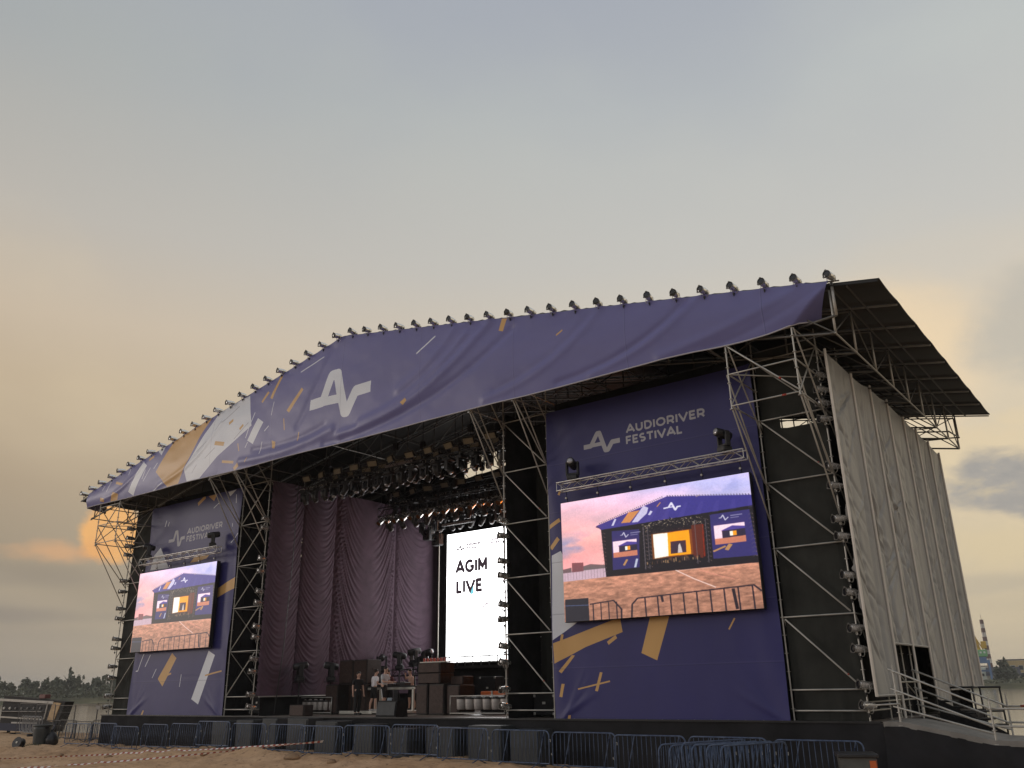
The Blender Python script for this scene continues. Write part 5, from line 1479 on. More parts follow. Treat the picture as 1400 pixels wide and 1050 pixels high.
speaker((-17.25, y0, .62), (.66, .8, 1.22), 'lower narrow speaker at the left of the right stack', SG); speaker((-16.45, y0 + .1, .62), (.86, .9, 1.22), 'lower middle speaker in the right stack', SG); speaker((-15.62, y0 + .25, .60), (.72, .95, 1.16), 'lower wide speaker at the right of the right stack', SG)
speaker((-16.9, y0 + .1, 1.46), (1.3, .9, .42), 'middle flat speaker on the right stack', SG); speaker((-16.9, y0 + .1, 1.89), (1.3, .9, .42), 'topmost flat speaker on the right stack', SG)
t_ = thing('lamp_bar', 'row of small red lit lamps on top of the right speaker stack', 'lamp bar', (-16.4, 3.5, 2.3))
part('tray', MB().box((-16.9, y0 + .1, 2.13), (1.5, .5, .04)), white_paint, t_)
for k in range(7): part('lamp', MB().lathe([(0, .05), (.12, .06), (.15, .045)], 8, Matrix.Translation((-17.5 + k * .2, y0, 2.15))), mat('red_lamp', (.4, .08, .06), .4), t_)
speaker((-15.75, y0 + .5, 1.36), (.7, .7, .34), 'small slanted speaker on the right end of the right stack', SG)

# performers' table
tb = thing('performer_table', 'long black topped table with cream legs for the performers', 'table', (-20.30, 4.0, .15))
part('table_top', MB().bbox((-19.95, 4.0, 1.16), (3.5, .85, .08), .02), black_plastic, tb)
part('apron', MB().bbox((-19.95, 3.6, 1.08), (3.5, .05, .10), .01), galv, tb)
for x in (-21.60, -20.72, -20.40, -18.35):
    part('leg', MB().bbox((x, 3.62, .62), (.11, .09, .95), .01), white_paint, tb)
for x in (-21.60, -18.35): part('leg', MB().bbox((x, 4.36, .62), (.11, .09, .95), .01), white_paint, tb)
rs = thing('riser', 'low cream edged riser under the performers table', 'riser', (-20.70, 4.0, 0))
part('board', MB().box((-20.80, 4.1, .10), (4.9, 2.3, .07)), white_paint, rs)
part('front_rail', MB().bbox((-21.70, 2.93, .09), (3.0, .05, .13), .01), white_paint, rs)
for k, (x, w_, h_) in enumerate([(-21.30, .5, .12), (-20.60, .42, .09), (-20.00, .42, .09), (-19.30, .55, .14)]):
    t_ = thing('mixer', ['sloped mixer at the left end of the performers table', 'flat deck player left of the middle of the table', 'flat deck player right of the middle of the table', 'black mixer at the right end of the performers table'][k], 'mixer', (x, 3.95, 1.2), 'players and mixers on the performers table')
    part('case', MB().bbox((x, 3.95, 1.2 + h_ / 2), (w_, .42, h_), .02), black_plastic, t_)
    for j in range(3): part('knob', MB().lathe([(0, .03), (.03, .025)], 8, Matrix.Translation((x - .12 + j * .12, 3.9, 1.2 + h_))), galv, t_)
t_ = thing('notebook', 'pale blue sheet leaning under the performers table', 'sheet', (-19.70, 3.4, .2)); part('sheet', MB().box((-19.70, 3.45, .45), (.28, .03, .5), 0, Matrix.Rotation(R(-19.10), 3, 'X')), mat('pale_sheet', (.35, .42, .48), .5), t_)
t_ = thing('monitor_wedge', 'black wedge monitor on the stage lip in front of the table', 'monitor speaker', (-16.50, .55, 0))
part('cabinet', MB().add([(-17.10, .2, 0), (-16.00, .2, 0), (-16.00, .9, 0), (-17.10, .9, 0), (-17.10, .3, .62), (-16.00, .3, .62), (-16.00, .8, .55), (-17.10, .8, .55)], [(0, 1, 5, 4), (1, 2, 6, 5), (2, 3, 7, 6), (3, 0, 4, 7), (4, 5, 6, 7), (3, 2, 1, 0)]), case_m, t_); part('grille', MB().box((-16.55, .22, .32), (1.0, .03, .5), 0, Matrix.Rotation(R(-9), 3, 'X')), sub_m, t_)
for k, (x, lb) in enumerate([(-22.0, 'black front fill speaker on the stage lip below the plum curtains')]):
    t_ = thing('front_fill_speaker', lb, 'speaker', (x, .35, 0)); grille_front(t_, (x, .45, .24), (1.0 if k == 0 else .5, .5, .46))
# crates and dim gear in the dark behind the table
for k, (x, y, w_, h_, lb) in enumerate([(-24.0, 7.6, .8, 1.0, 'black flight case under the plum curtains'), (-20.8, 9.6, 1.4, 1.1, 'black flight case in the dark behind the performers'), (-18.9, 9.8, 1.0, 1.5, 'tall black flight case in the dark behind the performers'), (-17.2, 9.4, 1.3, 1.0, 'black flight case left of the silhouetted man'), (-13.2, 7.5, 1.2, .9, 'black flight case behind the pale lamp row on the right'), (-9.5, 1.5, .9, .7, 'black flight case inside the tower beside the white screen'), (-25.7, 1.2, 1.0, .8, 'black flight case inside the tower left of the curtains')]):
    t_ = thing('flight_case', lb, 'flight case', (x, y, 0), 'black flight cases on the stage')
    part('box', MB().bbox((x, y, h_ / 2 + .08), (w_, .7, h_), .02), case_m, t_)
    for sx in (-1, 1):
        for sz in (.1, h_ + .06): part('corner', MB().bbox((x + sx * (w_ / 2 - .03), y - .34, sz + (.03 if sz < .2 else -.03)), (.09, .06, .09), .01), galv, t_)
    part('latch', MB().box((x, y - .36, h_ * .7), (.12, .03, .08)), galv, t_)
    for sx in (-.4, .4): part('castor', MB().lathe([(-.02, .05), (.02, .05)], 8, Matrix.Translation((x + sx * w_, y, .05)) @ Matrix.Rotation(pi / 2, 4, 'Y')), black_plastic, t_)
t_ = thing('orange_case', 'orange topped case behind the pale lamps near the white screen', 'case', (-14.3, 3.9, .6)); part('lid', MB().bbox((-14.3, 4.4, .82), (1.3, .5, .18), .03), orange_m, t_); part('body', MB().bbox((-14.3, 4.4, .36), (1.3, .55, .72), .03), case_m, t_); part('strap', MB().box((-14.3, 4.12, .82), (.08, .02, .2)), galv, t_)
# pale floor lamps in two rows on bars
def make_floor_can():
    t_ = thing('floor_lamp_can', 'x', 'floor lamp')
    part('housing', MB().lathe([(0, .13), (.04, .155), (.34, .17), (.38, .15)], 12, Matrix.Translation((0, 0, .10))), can_white, t_, True, False)
    part('collar', MB().lathe([(0, .12), (.05, .185), (.09, .185), (.10, .12)], 12, Matrix.Translation((0, 0, .44))), black_metal, t_, False, False)
    part('stand', MB().path([(-.19, 0, .32), (-.19, 0, .03), (.19, 0, .03), (.19, 0, .32)], .014, 5), black_metal, t_, False, False)
    part('cap', MB().lathe([(0, .10), (.06, .06)], 10, Matrix.Translation((0, 0, .53))), can_white, t_, True, False)
    return t_
fcan = Proto(make_floor_can())
for i in range(7):
    fcan.place((-26.0 + i * .40 + 0.8, 2.9, .08), 0, 'pale floor lamp before the first plum curtain, {} from the left'.format(ordinal(i)), 'pale lamps standing in a row at the left of the stage')
for i in range(6):
    fcan.place((-15.0 + i * .46, 3.0, .10), 0, 'pale floor lamp before the white screen, {} from the left'.format(ordinal(i)), 'pale lamps standing in a row at the right of the stage', scale=(1.25, 1.25, 1.12))
for k, (xa, xb, y) in enumerate([(-25.6, -22.6, 2.9), (-15.4, -12.1, 3.0)]):
    t_ = thing('lamp_rack', ['low steel rack under the pale lamps left of the speakers', 'low steel rack under the pale lamps before the white screen'][k], 'rack', ((xa + xb) / 2, y, 0))
    for dy in (-.24, .24):
        rod('rail', (xa, y + dy, .08), (xb, y + dy, .08), .025, galv, t_); rod('rail', (xa, y + dy, .74), (xb, y + dy, .74), .02, galv, t_)
        for x in (xa, xb): rod('upright', (x, y + dy, 0), (x, y + dy, .76), .025, galv, t_)
# moving heads standing on flight bases in the wings of the set
for k, (x, y, z, lb) in enumerate([(-24.05, 1.9, 1.45, 'black moving head on a stand before the first plum curtain'), (-23.6, 3.4, 1.45, 'black moving head on the stand left of the left speakers'), (-23.9, 7.0, 1.9, 'black moving head above the left end of the left speaker stack'), (-23.2, 7.6, 2.0, 'black moving head behind the man in white'), (-22.3, 7.7, 2.15, 'black moving head on the stand between the two centre performers'), (-21.6, 7.6, 1.8, 'black moving head behind the shirtless man'), (-21.1, 7.4, 2.05, 'black moving head left of the topmost flat speaker')]):
    shead.place((x, y, z), 0, lb, 'moving heads standing at the back of the stage', rot=(0, 0, rnd.uniform(0, 6)), scale=(1.15,) * 3)
    t_ = thing('lamp_stand', 'dark stand under the ' + lb.replace('black moving head', 'moving head'), 'stand', (x, y, 0), 'dark stands under moving heads')
    rod('pole', (x, y, .05), (x, y, z), .03, black_metal, t_)
    part('foot_plate', MB().bbox((x, y, .03), (.6, .6, .05), .01), black_metal, t_); part('top_plate', MB().bbox((x, y, z - .02), (.45, .45, .04), .01), black_metal, t_)
box_truss('floor_truss', 'dark truss lying behind the performers at head height', -24.2, -20.6, 7.9, 1.7, .3, black_metal)
for x in (-24.0, -22.4, -20.8):
    t_ = thing('truss_stand', {-24.0: 'left', -22.4: 'middle', -20.8: 'right'}[x] + ' dark post under the truss behind the performers', 'stand', (x, 7.9, 0)); rod('pole', (x, 7.9, 0), (x, 7.9, 1.7), .05, black_metal, t_); part('foot_plate', MB().bbox((x, 7.9, .03), (.7, .7, .05), .01), black_metal, t_)

# ------------------------------------------------------------------ people
skin_m = mat('skin', (.52, .32, .24), .55, 0, .06, 6)
hair_m = mat('dark_hair', (.02, .014, .010), .6); shoe_m = mat('dark_shoe', (.03, .03, .03), .6); sole_m = mat('white_shoe', (.5, .5, .5), .6)
def skinned(name, verts, edges, radii, m, parent, root=0, lv=2):
    me = bpy.data.meshes.new(name); me.from_pydata(verts, edges, [])
    o = bpy.data.objects.new(name, me); COL.objects.link(o)
    md = o.modifiers.new('skin', 'SKIN'); md.use_smooth_shade = True; md.branch_smoothing = .3
    for i, r_ in enumerate(radii):
        sv = me.skin_vertices[0].data[i]; sv.radius = r_ if hasattr(r_, '__len__') else (r_, r_); sv.use_root = (i == root)
    sb = o.modifiers.new('sub', 'SUBSURF'); sb.levels = lv; sb.render_levels = lv
    dg = bpy.context.evaluated_depsgraph_get()
    new = bpy.data.meshes.new_from_object(o.evaluated_get(dg))
    bpy.data.objects.remove(o); bpy.data.meshes.remove(me)
    new.materials.clear(); new.materials.append(m)
    new.polygons.foreach_set('use_smooth', [True] * len(new.polygons))
    return link(name, new, parent)
def person(label, loc, rz, arms, shirt=None, shorts=None, trousers=None, lean=0.0, head_tilt=0.0, stripe=False, shoes=shoe_m, scale=1.0, stride=.04, long_sleeve=False):
    t_ = thing('person', label, 'person', loc, None, rz); t_.scale = (scale,) * 3
    V = []; E_ = []; Rr = []
    def v_(p, r_): V.append(p); Rr.append(r_); return len(V) - 1
    def e_(*ids):
        for a, b in zip(ids[:-1], ids[1:]): E_.append((a, b))
    L = lambda z: -lean * max(0, z - .95)
    pel = v_((0, 0, .96), (.145, .105)); bel = v_((0, L(1.12), 1.12), (.135, .10)); chs = v_((0, L(1.32), 1.32), (.16, .115)); nb = v_((0, L(1.46) + .005, 1.46), (.075, .07)); nk = v_((0, L(1.53) - .01, 1.53), .056); hb = v_((0, L(1.60) - .03 - head_tilt * .3, 1.60), .078); hm = v_((0, L(1.68) - .03 - head_tilt * .6, 1.68), (.082, .098)); ht = v_((0, L(1.76) - .015 - head_tilt, 1.755), .06)
    e_(pel, bel, chs, nb, nk, hb, hm, ht)
    ns = v_((0, L(1.66) - .135 - head_tilt * .6, 1.655), .016); e_(hm, ns)
    for sx in (-1, 1):
        er = v_((sx * .088, L(1.67) - .01 - head_tilt * .6, 1.665), .016); e_(hm, er)
    legs = []
    for sx in (-1, 1):
        st = stride * sx
        h_ = v_((sx * .095, 0, .88), .088); k_ = v_((sx * .105, -.02 + st, .50), .058); c_ = v_((sx * .108, .03 + st * 1.6, .32), .055); a_ = v_((sx * .11, .03 + st * 2, .09), .036); f_ = v_((sx * .12, -.06 + st * 2, .035), .034); to = v_((sx * .125, -.16 + st * 2, .028), .028)
        e_(pel, h_, k_, c_, a_, f_, to); legs.append((h_, k_, c_, a_, f_, to))
    armi = []
    for sx, (el_, wr) in zip((-1, 1), arms):
        s_ = v_((sx * .185, L(1.42), 1.42), .058); b_ = v_(el_, .040); c_ = v_(wr, .028)
        d = (Vector(wr) - Vector(el_)).normalized(); pm = Vector(wr) + d * .07
        h_ = v_(tuple(pm), (.036, .022))
        e_(chs, s_, b_, c_, h_)
        sd = d.cross(Vector((0, 0, 1)) if abs(d.z) < .8 else Vector((0, 1, 0))).normalized()
        cu = d.cross(sd)
        for q, (off, ln) in enumerate(((-.03, .065), (-.010, .08), (.010, .075), (.028, .058))):
            f1 = v_(tuple(pm + d * .035 + sd * off), .0085); f2 = v_(tuple(pm + d * (.035 + ln) + sd * off * 1.2 + cu * .02), .0075); e_(h_, f1, f2)
        th = v_(tuple(pm - sd * .045 + d * .02 + cu * .015), .010); th2 = v_(tuple(pm - sd * .055 + d * .055 + cu * .03), .008); e_(h_, th, th2)
        armi.append((s_, b_, c_))
    skinned('body', V, E_, Rr, skin_m, t_, pel)
    def garment(name, ids, edges, grow, m, root, extra=()):
        ids = list(ids); vs = [V[i] for i in ids]; rs_ = []
        for i in ids:
            r_ = Rr[i]; rs_.append(tuple(x + grow for x in r_) if hasattr(r_, '__len__') else r_ + grow)
        mp = {i: n_ for n_, i in enumerate(ids)}
        return skinned(name, vs, [(mp[a], mp[b]) for a, b in edges], rs_, m, t_, mp[root], 2)
    if shirt:
        mid = []
        for (s_, b_, c_) in armi:
            m_ = tuple(Vector(V[s_]).lerp(Vector(V[b_]), .75)); mid.append(v_(m_, .050))
        ids = [pel, bel, chs, nb, armi[0][0], mid[0], armi[1][0], mid[1]]; ed = [(pel, bel), (bel, chs), (chs, nb), (chs, armi[0][0]), (armi[0][0], mid[0]), (chs, armi[1][0]), (armi[1][0], mid[1])]
        garment('shirt', ids, ed, .024, shirt, chs)
    lo = shorts or trousers
    if lo:
        ids = [bel, pel]; ed = [(bel, pel)]
        for lg in legs:
            if trousers: ids += lg[:4]; ed += [(pel, lg[0]), (lg[0], lg[1]), (lg[1], lg[2]), (lg[2], lg[3])]
            else: ids += lg[:2]; ed += [(pel, lg[0]), (lg[0], lg[1])]
        lower = [bel]
        rb = Rr[bel]; Rr[bel] = tuple(x - .02 for x in rb)
        g_ = garment('trousers' if trousers else 'shorts', ids, ed, .030, lo, pel); Rr[bel] = rb
        if stripe:
            for lg, sx in zip(legs, (-1, 1)):
                a, b = Vector(V[lg[0]]), Vector(V[lg[1]]); off = Vector((sx * .108, 0, 0)); off2 = Vector((sx * .08, 0, 0))
                link('side_stripe', MB().tube(a + off, b + off2, .02, 6).mesh('side_stripe', mat('white_stripe', (.7, .7, .7), .7)), t_)
    hc = Vector(V[hm]) + Vector((0, .018, .022))
    hm_ = MB().lathe([(-.055, .082), (-.01, .094), (.04, .09), (.08, .065), (.10, .02)], 12, Matrix.Translation(hc) @ Matrix.Rotation(R(-16), 4, 'X'))
    link('hair', hm_.mesh('hair', hair_m, True), t_)
    for lg in legs:
        f_, to = Vector(V[lg[4]]), Vector(V[lg[5]])
        link('shoe', MB().bbox((f_ + to) / 2 + Vector((0, .025, .012)), (.095, .27, .085), .03).mesh('shoe', shoes), t_)
    return t_
down = ((-.24, .02, 1.14), (-.25, -.06, .90)), ((.24, .02, 1.14), (.25, -.06, .90))
fwd_ = ((-.24, -.10, 1.16), (-.16, -.36, 1.16)), ((.24, -.10, 1.16), (.16, -.36, 1.16))
T = lambda c, n_: mat(n_, c, .8, 0, .12, 6)
person('man in a black shirt and dark trousers standing left of the table', (-20.75, 2.55, .0), R(70), down, T((.016, .016, .018), 'black_tee'), None, T((.015, .015, .016), 'black_trousers'), scale=1.02)
person('man in a white shirt and black shorts with his back turned', (-20.42, 3.2, .14), R(165), (((-.30, -.02, 1.16), (-.20, -.22, 1.12)), ((.27, -.06, 1.15), (.18, -.30, 1.15))), T((.75, .72, .74), 'white_tee'), T((.014, .014, .015), 'black_shorts'), shoes=sole_m, lean=.12)
person('man in a grey shirt and striped shorts facing the table from the side', (-19.55, 3.0, .14), R(100), fwd_, T((.45, .46, .48), 'grey_tee'), T((.015, .015, .017), 'dark_shorts'), stripe=True, scale=1.05, shoes=sole_m, head_tilt=.02, lean=.05)
person('person in a dark red shirt behind the table looking down', (-20.95, 4.75, .15), R(10), fwd_, T((.09, .02, .022), 'maroon_tee'), None, T((.02, .02, .025), 'dark_trousers'), lean=.22, head_tilt=.03)
person('shirtless man behind the table with one arm raised', (-19.55, 4.75, .15), R(-12), (((-.40, -.06, 1.34), (-.30, -.16, 1.50)), ((.24, -.10, 1.16), (.18, -.34, 1.16))), None, T((.02, .02, .025), 'dark_shorts'), lean=.15)
person('man in dark clothes standing in shadow under the white screen', (-16.6, 8.4, .0), R(30), down, T((.016, .016, .018), 'black_tee'), None, T((.015, .015, .016), 'black_trousers'))

# ================================================================== IN FRONT OF THE STAGE
SBG = 'subwoofers behind the crowd barriers'
for i, (x, w_, h_) in enumerate([(-25.3, 1.25, 1.15), (-23.6, 1.2, 1.2), (-21.9, 1.0, 1.2), (-20.1, 1.3, 1.2), (-18.35, 1.3, 1.2), (-16.2, 1.1, 1.05), (-14.4, 1.1, 1.0), (-12.3, 1.35, 1.0), (-10.3, 1.45, 1.15), (-8.6, 1.2, 1.1)]):
    z0 = float(ground_z(x, -.9)) - .02
    t_ = thing('subwoofer', 'dark subwoofer behind the barriers, {} from the left'.format(ordinal(i)), 'subwoofer', (x, -.95, z0), SBG)
    part('cabinet', MB().bbox((x, -.85, z0 + h_ / 2), (w_, .8, h_), .02), sub_m, t_)
    part('grille', MB().bbox((x, -1.265, z0 + h_ * .5), (w_ * .9, .03, h_ * .88), .01), sub_m, t_)
    for sx in (-1, 1): part('handle', MB().bbox((x + sx * w_ / 2, -.85, z0 + h_ * .55), (.03, .2, .1), .01), black_plastic, t_)
def make_barrier(m, wd=2.28, name='crowd_barrier', bars=14):
    t_ = thing(name, 'x', 'barrier')
    r_ = .16; h0, h1 = .16, 1.10; w2 = wd / 2
    pts = [(-w2 + r_ - r_ * sin(a), 0, h1 - r_ + r_ * cos(a)) for a in np.linspace(pi / 2, 0, 6)] + [(w2 - r_ + r_ * sin(a), 0, h1 - r_ + r_ * cos(a)) for a in np.linspace(0, pi / 2, 6)] + [(w2, 0, h0), (-w2, 0, h0)]
    part('frame', MB().path(pts, .021, 7, closed=True), m, t_, True, False)
    for k in range(bars):
        x = -w2 + (k + 1) * wd / (bars + 1)
        rod('bar', (x, 0, h0), (x, 0, h1 - (.0 if abs(x) < w2 - r_ else .04)), .0085, m, t_, 5, world=False)
    for sx in (-1, 1):
        x = sx * wd * .31
        part('foot', MB().path([(x - .02, -.42, .015), (x, 0, .17), (x + .02, .42, .015)], .018, 5).tube((x, 0, .16), (x + .26, -.02, 1.08), .016, 5), m, t_, False, False)
    part('coupling', MB().path([(w2, 0, .85), (w2 + .05, 0, .85), (w2 + .05, 0, .78)], .012, 5).path([(-w2, 0, .45), (-w2 - .05, 0, .45), (-w2 - .05, 0, .50)], .012, 5), galv, t_, False, False)
    return t_
bar = Proto(make_barrier(blue_steel))
BG = 'blue crowd barriers along the stage front'
for i in range(17):
    x = -36.2 + i * 2.335
    y = -2.05 + .10 * sin(i * 2.1) + (.25 if i == 16 else 0)
    z = float(ground_z(x, y)) - .03
    if i == 0: lb = 'blue crowd barrier at the left corner of the stage'
    elif i == 16: lb = 'blue crowd barrier in front of the grey box at the right corner'
    else: lb = 'blue crowd barrier in the front row, {} from the left stage corner'.format(ordinal(i))
    bar.place((x, y, z), R(rnd.uniform(-2.5, 2.5)), lb, BG)
for i in range(6):      # the stacked ones
    x = -1.05 + i * .27; y = -4.35 + i * .10
    bar.place((x, y, float(ground_z(x, y)) - .02), 0, 'blue crowd barrier stacked crosswise in front of the right banner, {} from the left'.format(ordinal(i)), 'stacked blue barriers', rot=(R(rnd.uniform(-5, 5)), 0, R(70 + rnd.uniform(-2.5, 2.5))))
# fence left of the stage
dbar = Proto(make_barrier(tape_grey))
for i in range(4):
    x = -38.9 - i * 2.4; y = .6 + i * .25
    dbar.place((x, y, float(ground_z(x, y)) - .02), 0, 'dark crowd barrier beyond the left stage corner, {} away from the stage'.format(ordinal(i)), 'dark barriers left of the stage', rot=(0, 0, R(-4)))
def make_mesh_fence():
    t_ = thing('mesh_fence', 'x', 'fence')
    wd, h = 3.4, 2.0
    part('frame', MB().path([(-wd / 2, 0, .08), (-wd / 2, 0, h), (wd / 2, 0, h), (wd / 2, 0, .08)], .021, 6, closed=True), grey_steel, t_, False, False)
    for k in range(17): rod('wire', (-wd / 2 + (k + 1) * wd / 18, 0, .08), (-wd / 2 + (k + 1) * wd / 18, 0, h), .004, grey_steel, t_, 4, world=False)
    for k in range(4): rod('cross_wire', (-wd / 2, 0, .4 + k * .4), (wd / 2, 0, .4 + k * .4), .004, grey_steel, t_, 4, world=False)
    for sx in (-1, 1): part('foot_block', MB().bbox((sx * wd / 2, 0, .06), (.24, .62, .13), .04), case_m, t_, False, False)
    return t_
mf = Proto(make_mesh_fence())
for i in range(5):
    x = -40.2 - i * 3.5; y = 1.6 + .45 * i
    mf.place((x, y, float(ground_z(x, y)) - .05), 0, 'tall wire fence panel left of the stage, {} from the stage corner'.format(ordinal(i)), 'wire fence panels left of the stage', rot=(0, 0, R(-7)))
t_ = thing('fence_plate', 'small grey plate on the wire fence near the stage corner', 'plate', (-41.7, 1.55, .3)); part('plate', MB().box((-41.7, 1.72, .33), (.55, .02, .22)), galv_dark, t_); part('tie', MB().box((-41.95, 1.74, .33), (.03, .05, .03)), galv, t_); part('tie', MB().box((-41.45, 1.74, .33), (.03, .05, .03)), galv, t_)

# black booth with the look of a row of switches, on trestles behind the fence
bz = -1.22; by = 4.2
bo = thing('black_booth', 'long black tapering booth with cream trim and an amber end panel', 'booth', (-57.40, by, bz - .2))
def quad_prism(pts, y0_, y1_):
    m_ = MB(); n_ = len(pts)
    m_.add([(x, y0_, z) for x, z in pts] + [(x, y1_, z) for x, z in pts], [tuple(range(n_)), tuple(range(2 * n_ - 1, n_ - 1, -1))] + [(i, n_ + i, n_ + (i + 1) % n_, (i + 1) % n_) for i in range(n_)])
    return m_
XR_, XL_ = -50.80, -60.0
part('body', quad_prism([(XL_, bz), (XR_ - .9, bz), (XR_, .62), (XR_ - 7.5, 1.0), (XL_, 1.05)], by, by + .6), case_m, bo)
part('valance', quad_prism([(XL_, bz - .05), (XR_ - .95, bz - .05), (XR_ - .75, bz + .45), (XL_, bz + .45)], by - .06, by), mat('navy_valance', (.018, .022, .045), .8), bo)
trim = mat('booth_trim_paint', (.34, .32, .28), .5, 0, .15, 4)
part('trim_strip', MB().box((-56.60, by - .05, .70), (8.6, .06, .16), 0, Matrix.Rotation(R(1.6), 3, 'Y')), trim, bo)
part('trim_strip', MB().box((-56.80, by - .05, -.42), (6.4, .06, .10), 0, Matrix.Rotation(R(1.2), 3, 'Y')), trim, bo)
part('trim_strip', MB().box((-53.15, by - .05, .10), (.10, .06, 1.15), 0, Matrix.Rotation(R(12), 3, 'Y')), trim, bo)
part('counter', MB().box((-57.00, by - .12, .02), (7.2, .26, .05)), galv_dark, bo)
for k in range(7):
    x = -59.6 + k * .92
    part('knob', MB().lathe([(0, .10), (.05, .10), (.09, .07)], 10, Matrix.Translation((x, by, .22)) @ RX90), galv_dark if k > 1 else white_paint, bo)
part('amber_panel', quad_prism([(-52.85, -.55), (-51.95, -.65), (-51.30, .55), (-52.40, .60)], by - .05, by), mat('amber_panel_paint', (.36, .22, .08), .5, 0, .35, 2.5), bo)
part('name_plate', MB().box((-56.00, by - .1, -.72), (3.8, .04, .10)), mat('plate_grey', (.3, .29, .27), .5), bo)
part('roof_box', MB().bbox((-54.40, by + .3, .98), (.9, .4, .28), .04), mat('dull_red', (.12, .04, .035), .6), bo)
for x in (-63.40, -59.40, -55.40, -52.60): part('trestle_leg', MB().box((x, by + .4, bz - .25), (.1, .1, .6)).box((x, by + .5, bz - .25), (.1, .1, .6)), black_metal, bo)
# coiled cable over the fence at the far left
for k in range(5):
    x = -47.2 - k * .6
    pts = [(x + .42 * cos(a) + .05 * a, .9 + .05 * k, -.62 + .48 * sin(a)) for a in np.linspace(0, 4 * pi, 26)]
    t_ = thing('cable_coil', 'grey coil of cable hung on the far left barriers, {} from the booth end'.format(ordinal(k)), 'cable coil', (x, .9, -1.1), 'cable coils on the left barriers')
    part('cable', MB().path(pts, .022, 5), mat('grey_cable', (.20, .20, .20), .6), t_)
# dustbin, reel and weed on the sand
gz = float(ground_z(-39.7, -2.2))
t_ = thing('dustbin', 'dark grey round dustbin on the sand left of the stage', 'bin', (-39.7, -2.2, gz))
Mx = Matrix.Translation((-39.7, -2.2, gz - .03))
part('barrel', MB().lathe([(0, .33), (.06, .35), (.8, .43), (.98, .45)], 20, Mx), mat('bin_plastic', (.055, .06, .06), .5, 0, .2, 3), t_, True)
part('rim', MB().lathe([(.94, .44), (.95, .49), (1.02, .49), (1.03, .43), (.90, .42)], 20, Mx), mat('bin_plastic', (.055, .06, .06), .5), t_, True)
for s_ in (-1, 1): part('handle', MB().box((-39.7 + s_ * .47, -2.2, gz + .84), (.08, .16, .10)), black_plastic, t_)
t_ = thing('waste_sack', 'black sack leaning against the right side of the dustbin', 'sack', (-39.1, -1.9, gz)); part('sack', MB().lathe([(0, .2), (.08, .3), (.35, .32), (.6, .18), (.7, .06), (.78, .1)], 12, Matrix.Translation((-39.05, -1.9, gz - .02)) @ Matrix.Rotation(R(-12), 4, 'Y')), black_plastic, t_, True); part('knot', MB().lathe([(.68, .05), (.72, .09), (.75, .03)], 8, Matrix.Translation((-39.05, -1.9, gz - .02)) @ Matrix.Rotation(R(-12), 4, 'Y')), black_plastic, t_)
gz = float(ground_z(-38.3, -3.9))
t_ = thing('cable_reel', 'small black wheel-like reel lying upright on the sand at the far left', 'reel', (-38.3, -3.9, gz))
Mx = Matrix.Translation((-38.3, -3.9, gz + .24)) @ Matrix.Rotation(R(70), 4, 'X') @ Matrix.Rotation(R(20), 4, 'Y')
part('flange', MB().lathe([(-.15, .06), (-.15, .27), (-.11, .27), (-.11, .06)], 18, Mx), black_plastic, t_); part('flange', MB().lathe([(.11, .06), (.11, .27), (.15, .27), (.15, .06)], 18, Mx), black_plastic, t_)
part('winding', MB().lathe([(-.11, .2), (-.05, .225), (.05, .22), (.11, .2)], 18, Mx), black_metal, t_); part('hub', MB().lathe([(.13, .06), (.17, .05)], 10, Mx), white_paint, t_)
wd_ = MB(); rr = random.Random(3)
wx, wy = -39.0, -3.0; gz = float(ground_z(wx, wy))
for k in range(90):
    a = rr.uniform(0, 2 * pi); r0 = rr.random() * .5; b_ = Vector((wx + cos(a) * r0 * 1.6, wy + sin(a) * r0, gz - .05)); tp = b_ + Vector((rr.uniform(-.18, .18), rr.uniform(-.18, .18), rr.uniform(.08, .28))); s_ = Vector((rr.uniform(-1, 1), rr.uniform(-1, 1), 0)).normalized() * .02
    wd_.add([b_ - s_, b_ + s_, tp], [(0, 1, 2)])
o = solo('weed_tuft', wd_, mat('weed_green', (.06, .075, .03), .9), 'low green weed tuft on the sand below the dustbin', 'weed', loc=Vector((wx, wy, gz)))
# stones and clods
stone_m = mat('sandy_clod', (.26, .17, .10), .95, 0, .3, 5, .5, 20)
for k, (x, y, s_, lb) in enumerate([(-16.55, -4.25, .26, 'large sandy clod on the sand right of the mound'), (-14.1, -4.6, .16, 'small clod on the sand at the right of the large one'), (-24.6, -6.6, .13, 'small stone on the sand under the striped tape'), (-29.2, -6.2, .12, 'small stone at the left under the striped tape'), (-20.6, -5.1, .12, 'small stone at the foot of the sand mound')]):
    gz = float(ground_z(x, y)); m_ = MB(); rr = random.Random(40 + k)
    prof = [(-.35, .25), (-.1, .85), (.25, .95), (.55, .6), (.7, .15)]
    m_.lathe([(a * s_, b * s_ * 1.25) for a, b in prof], 9, Matrix.Translation((x, y, gz)))
    m_.v = [(px + rr.uniform(-.2, .2) * s_, py + rr.uniform(-.2, .2) * s_, pz + rr.uniform(-.12, .12) * s_) for px, py, pz in m_.v]
    solo('clod', m_, stone_m, lb, 'clod', 'clods and stones on the sand', True, Vector((x, y, gz)))
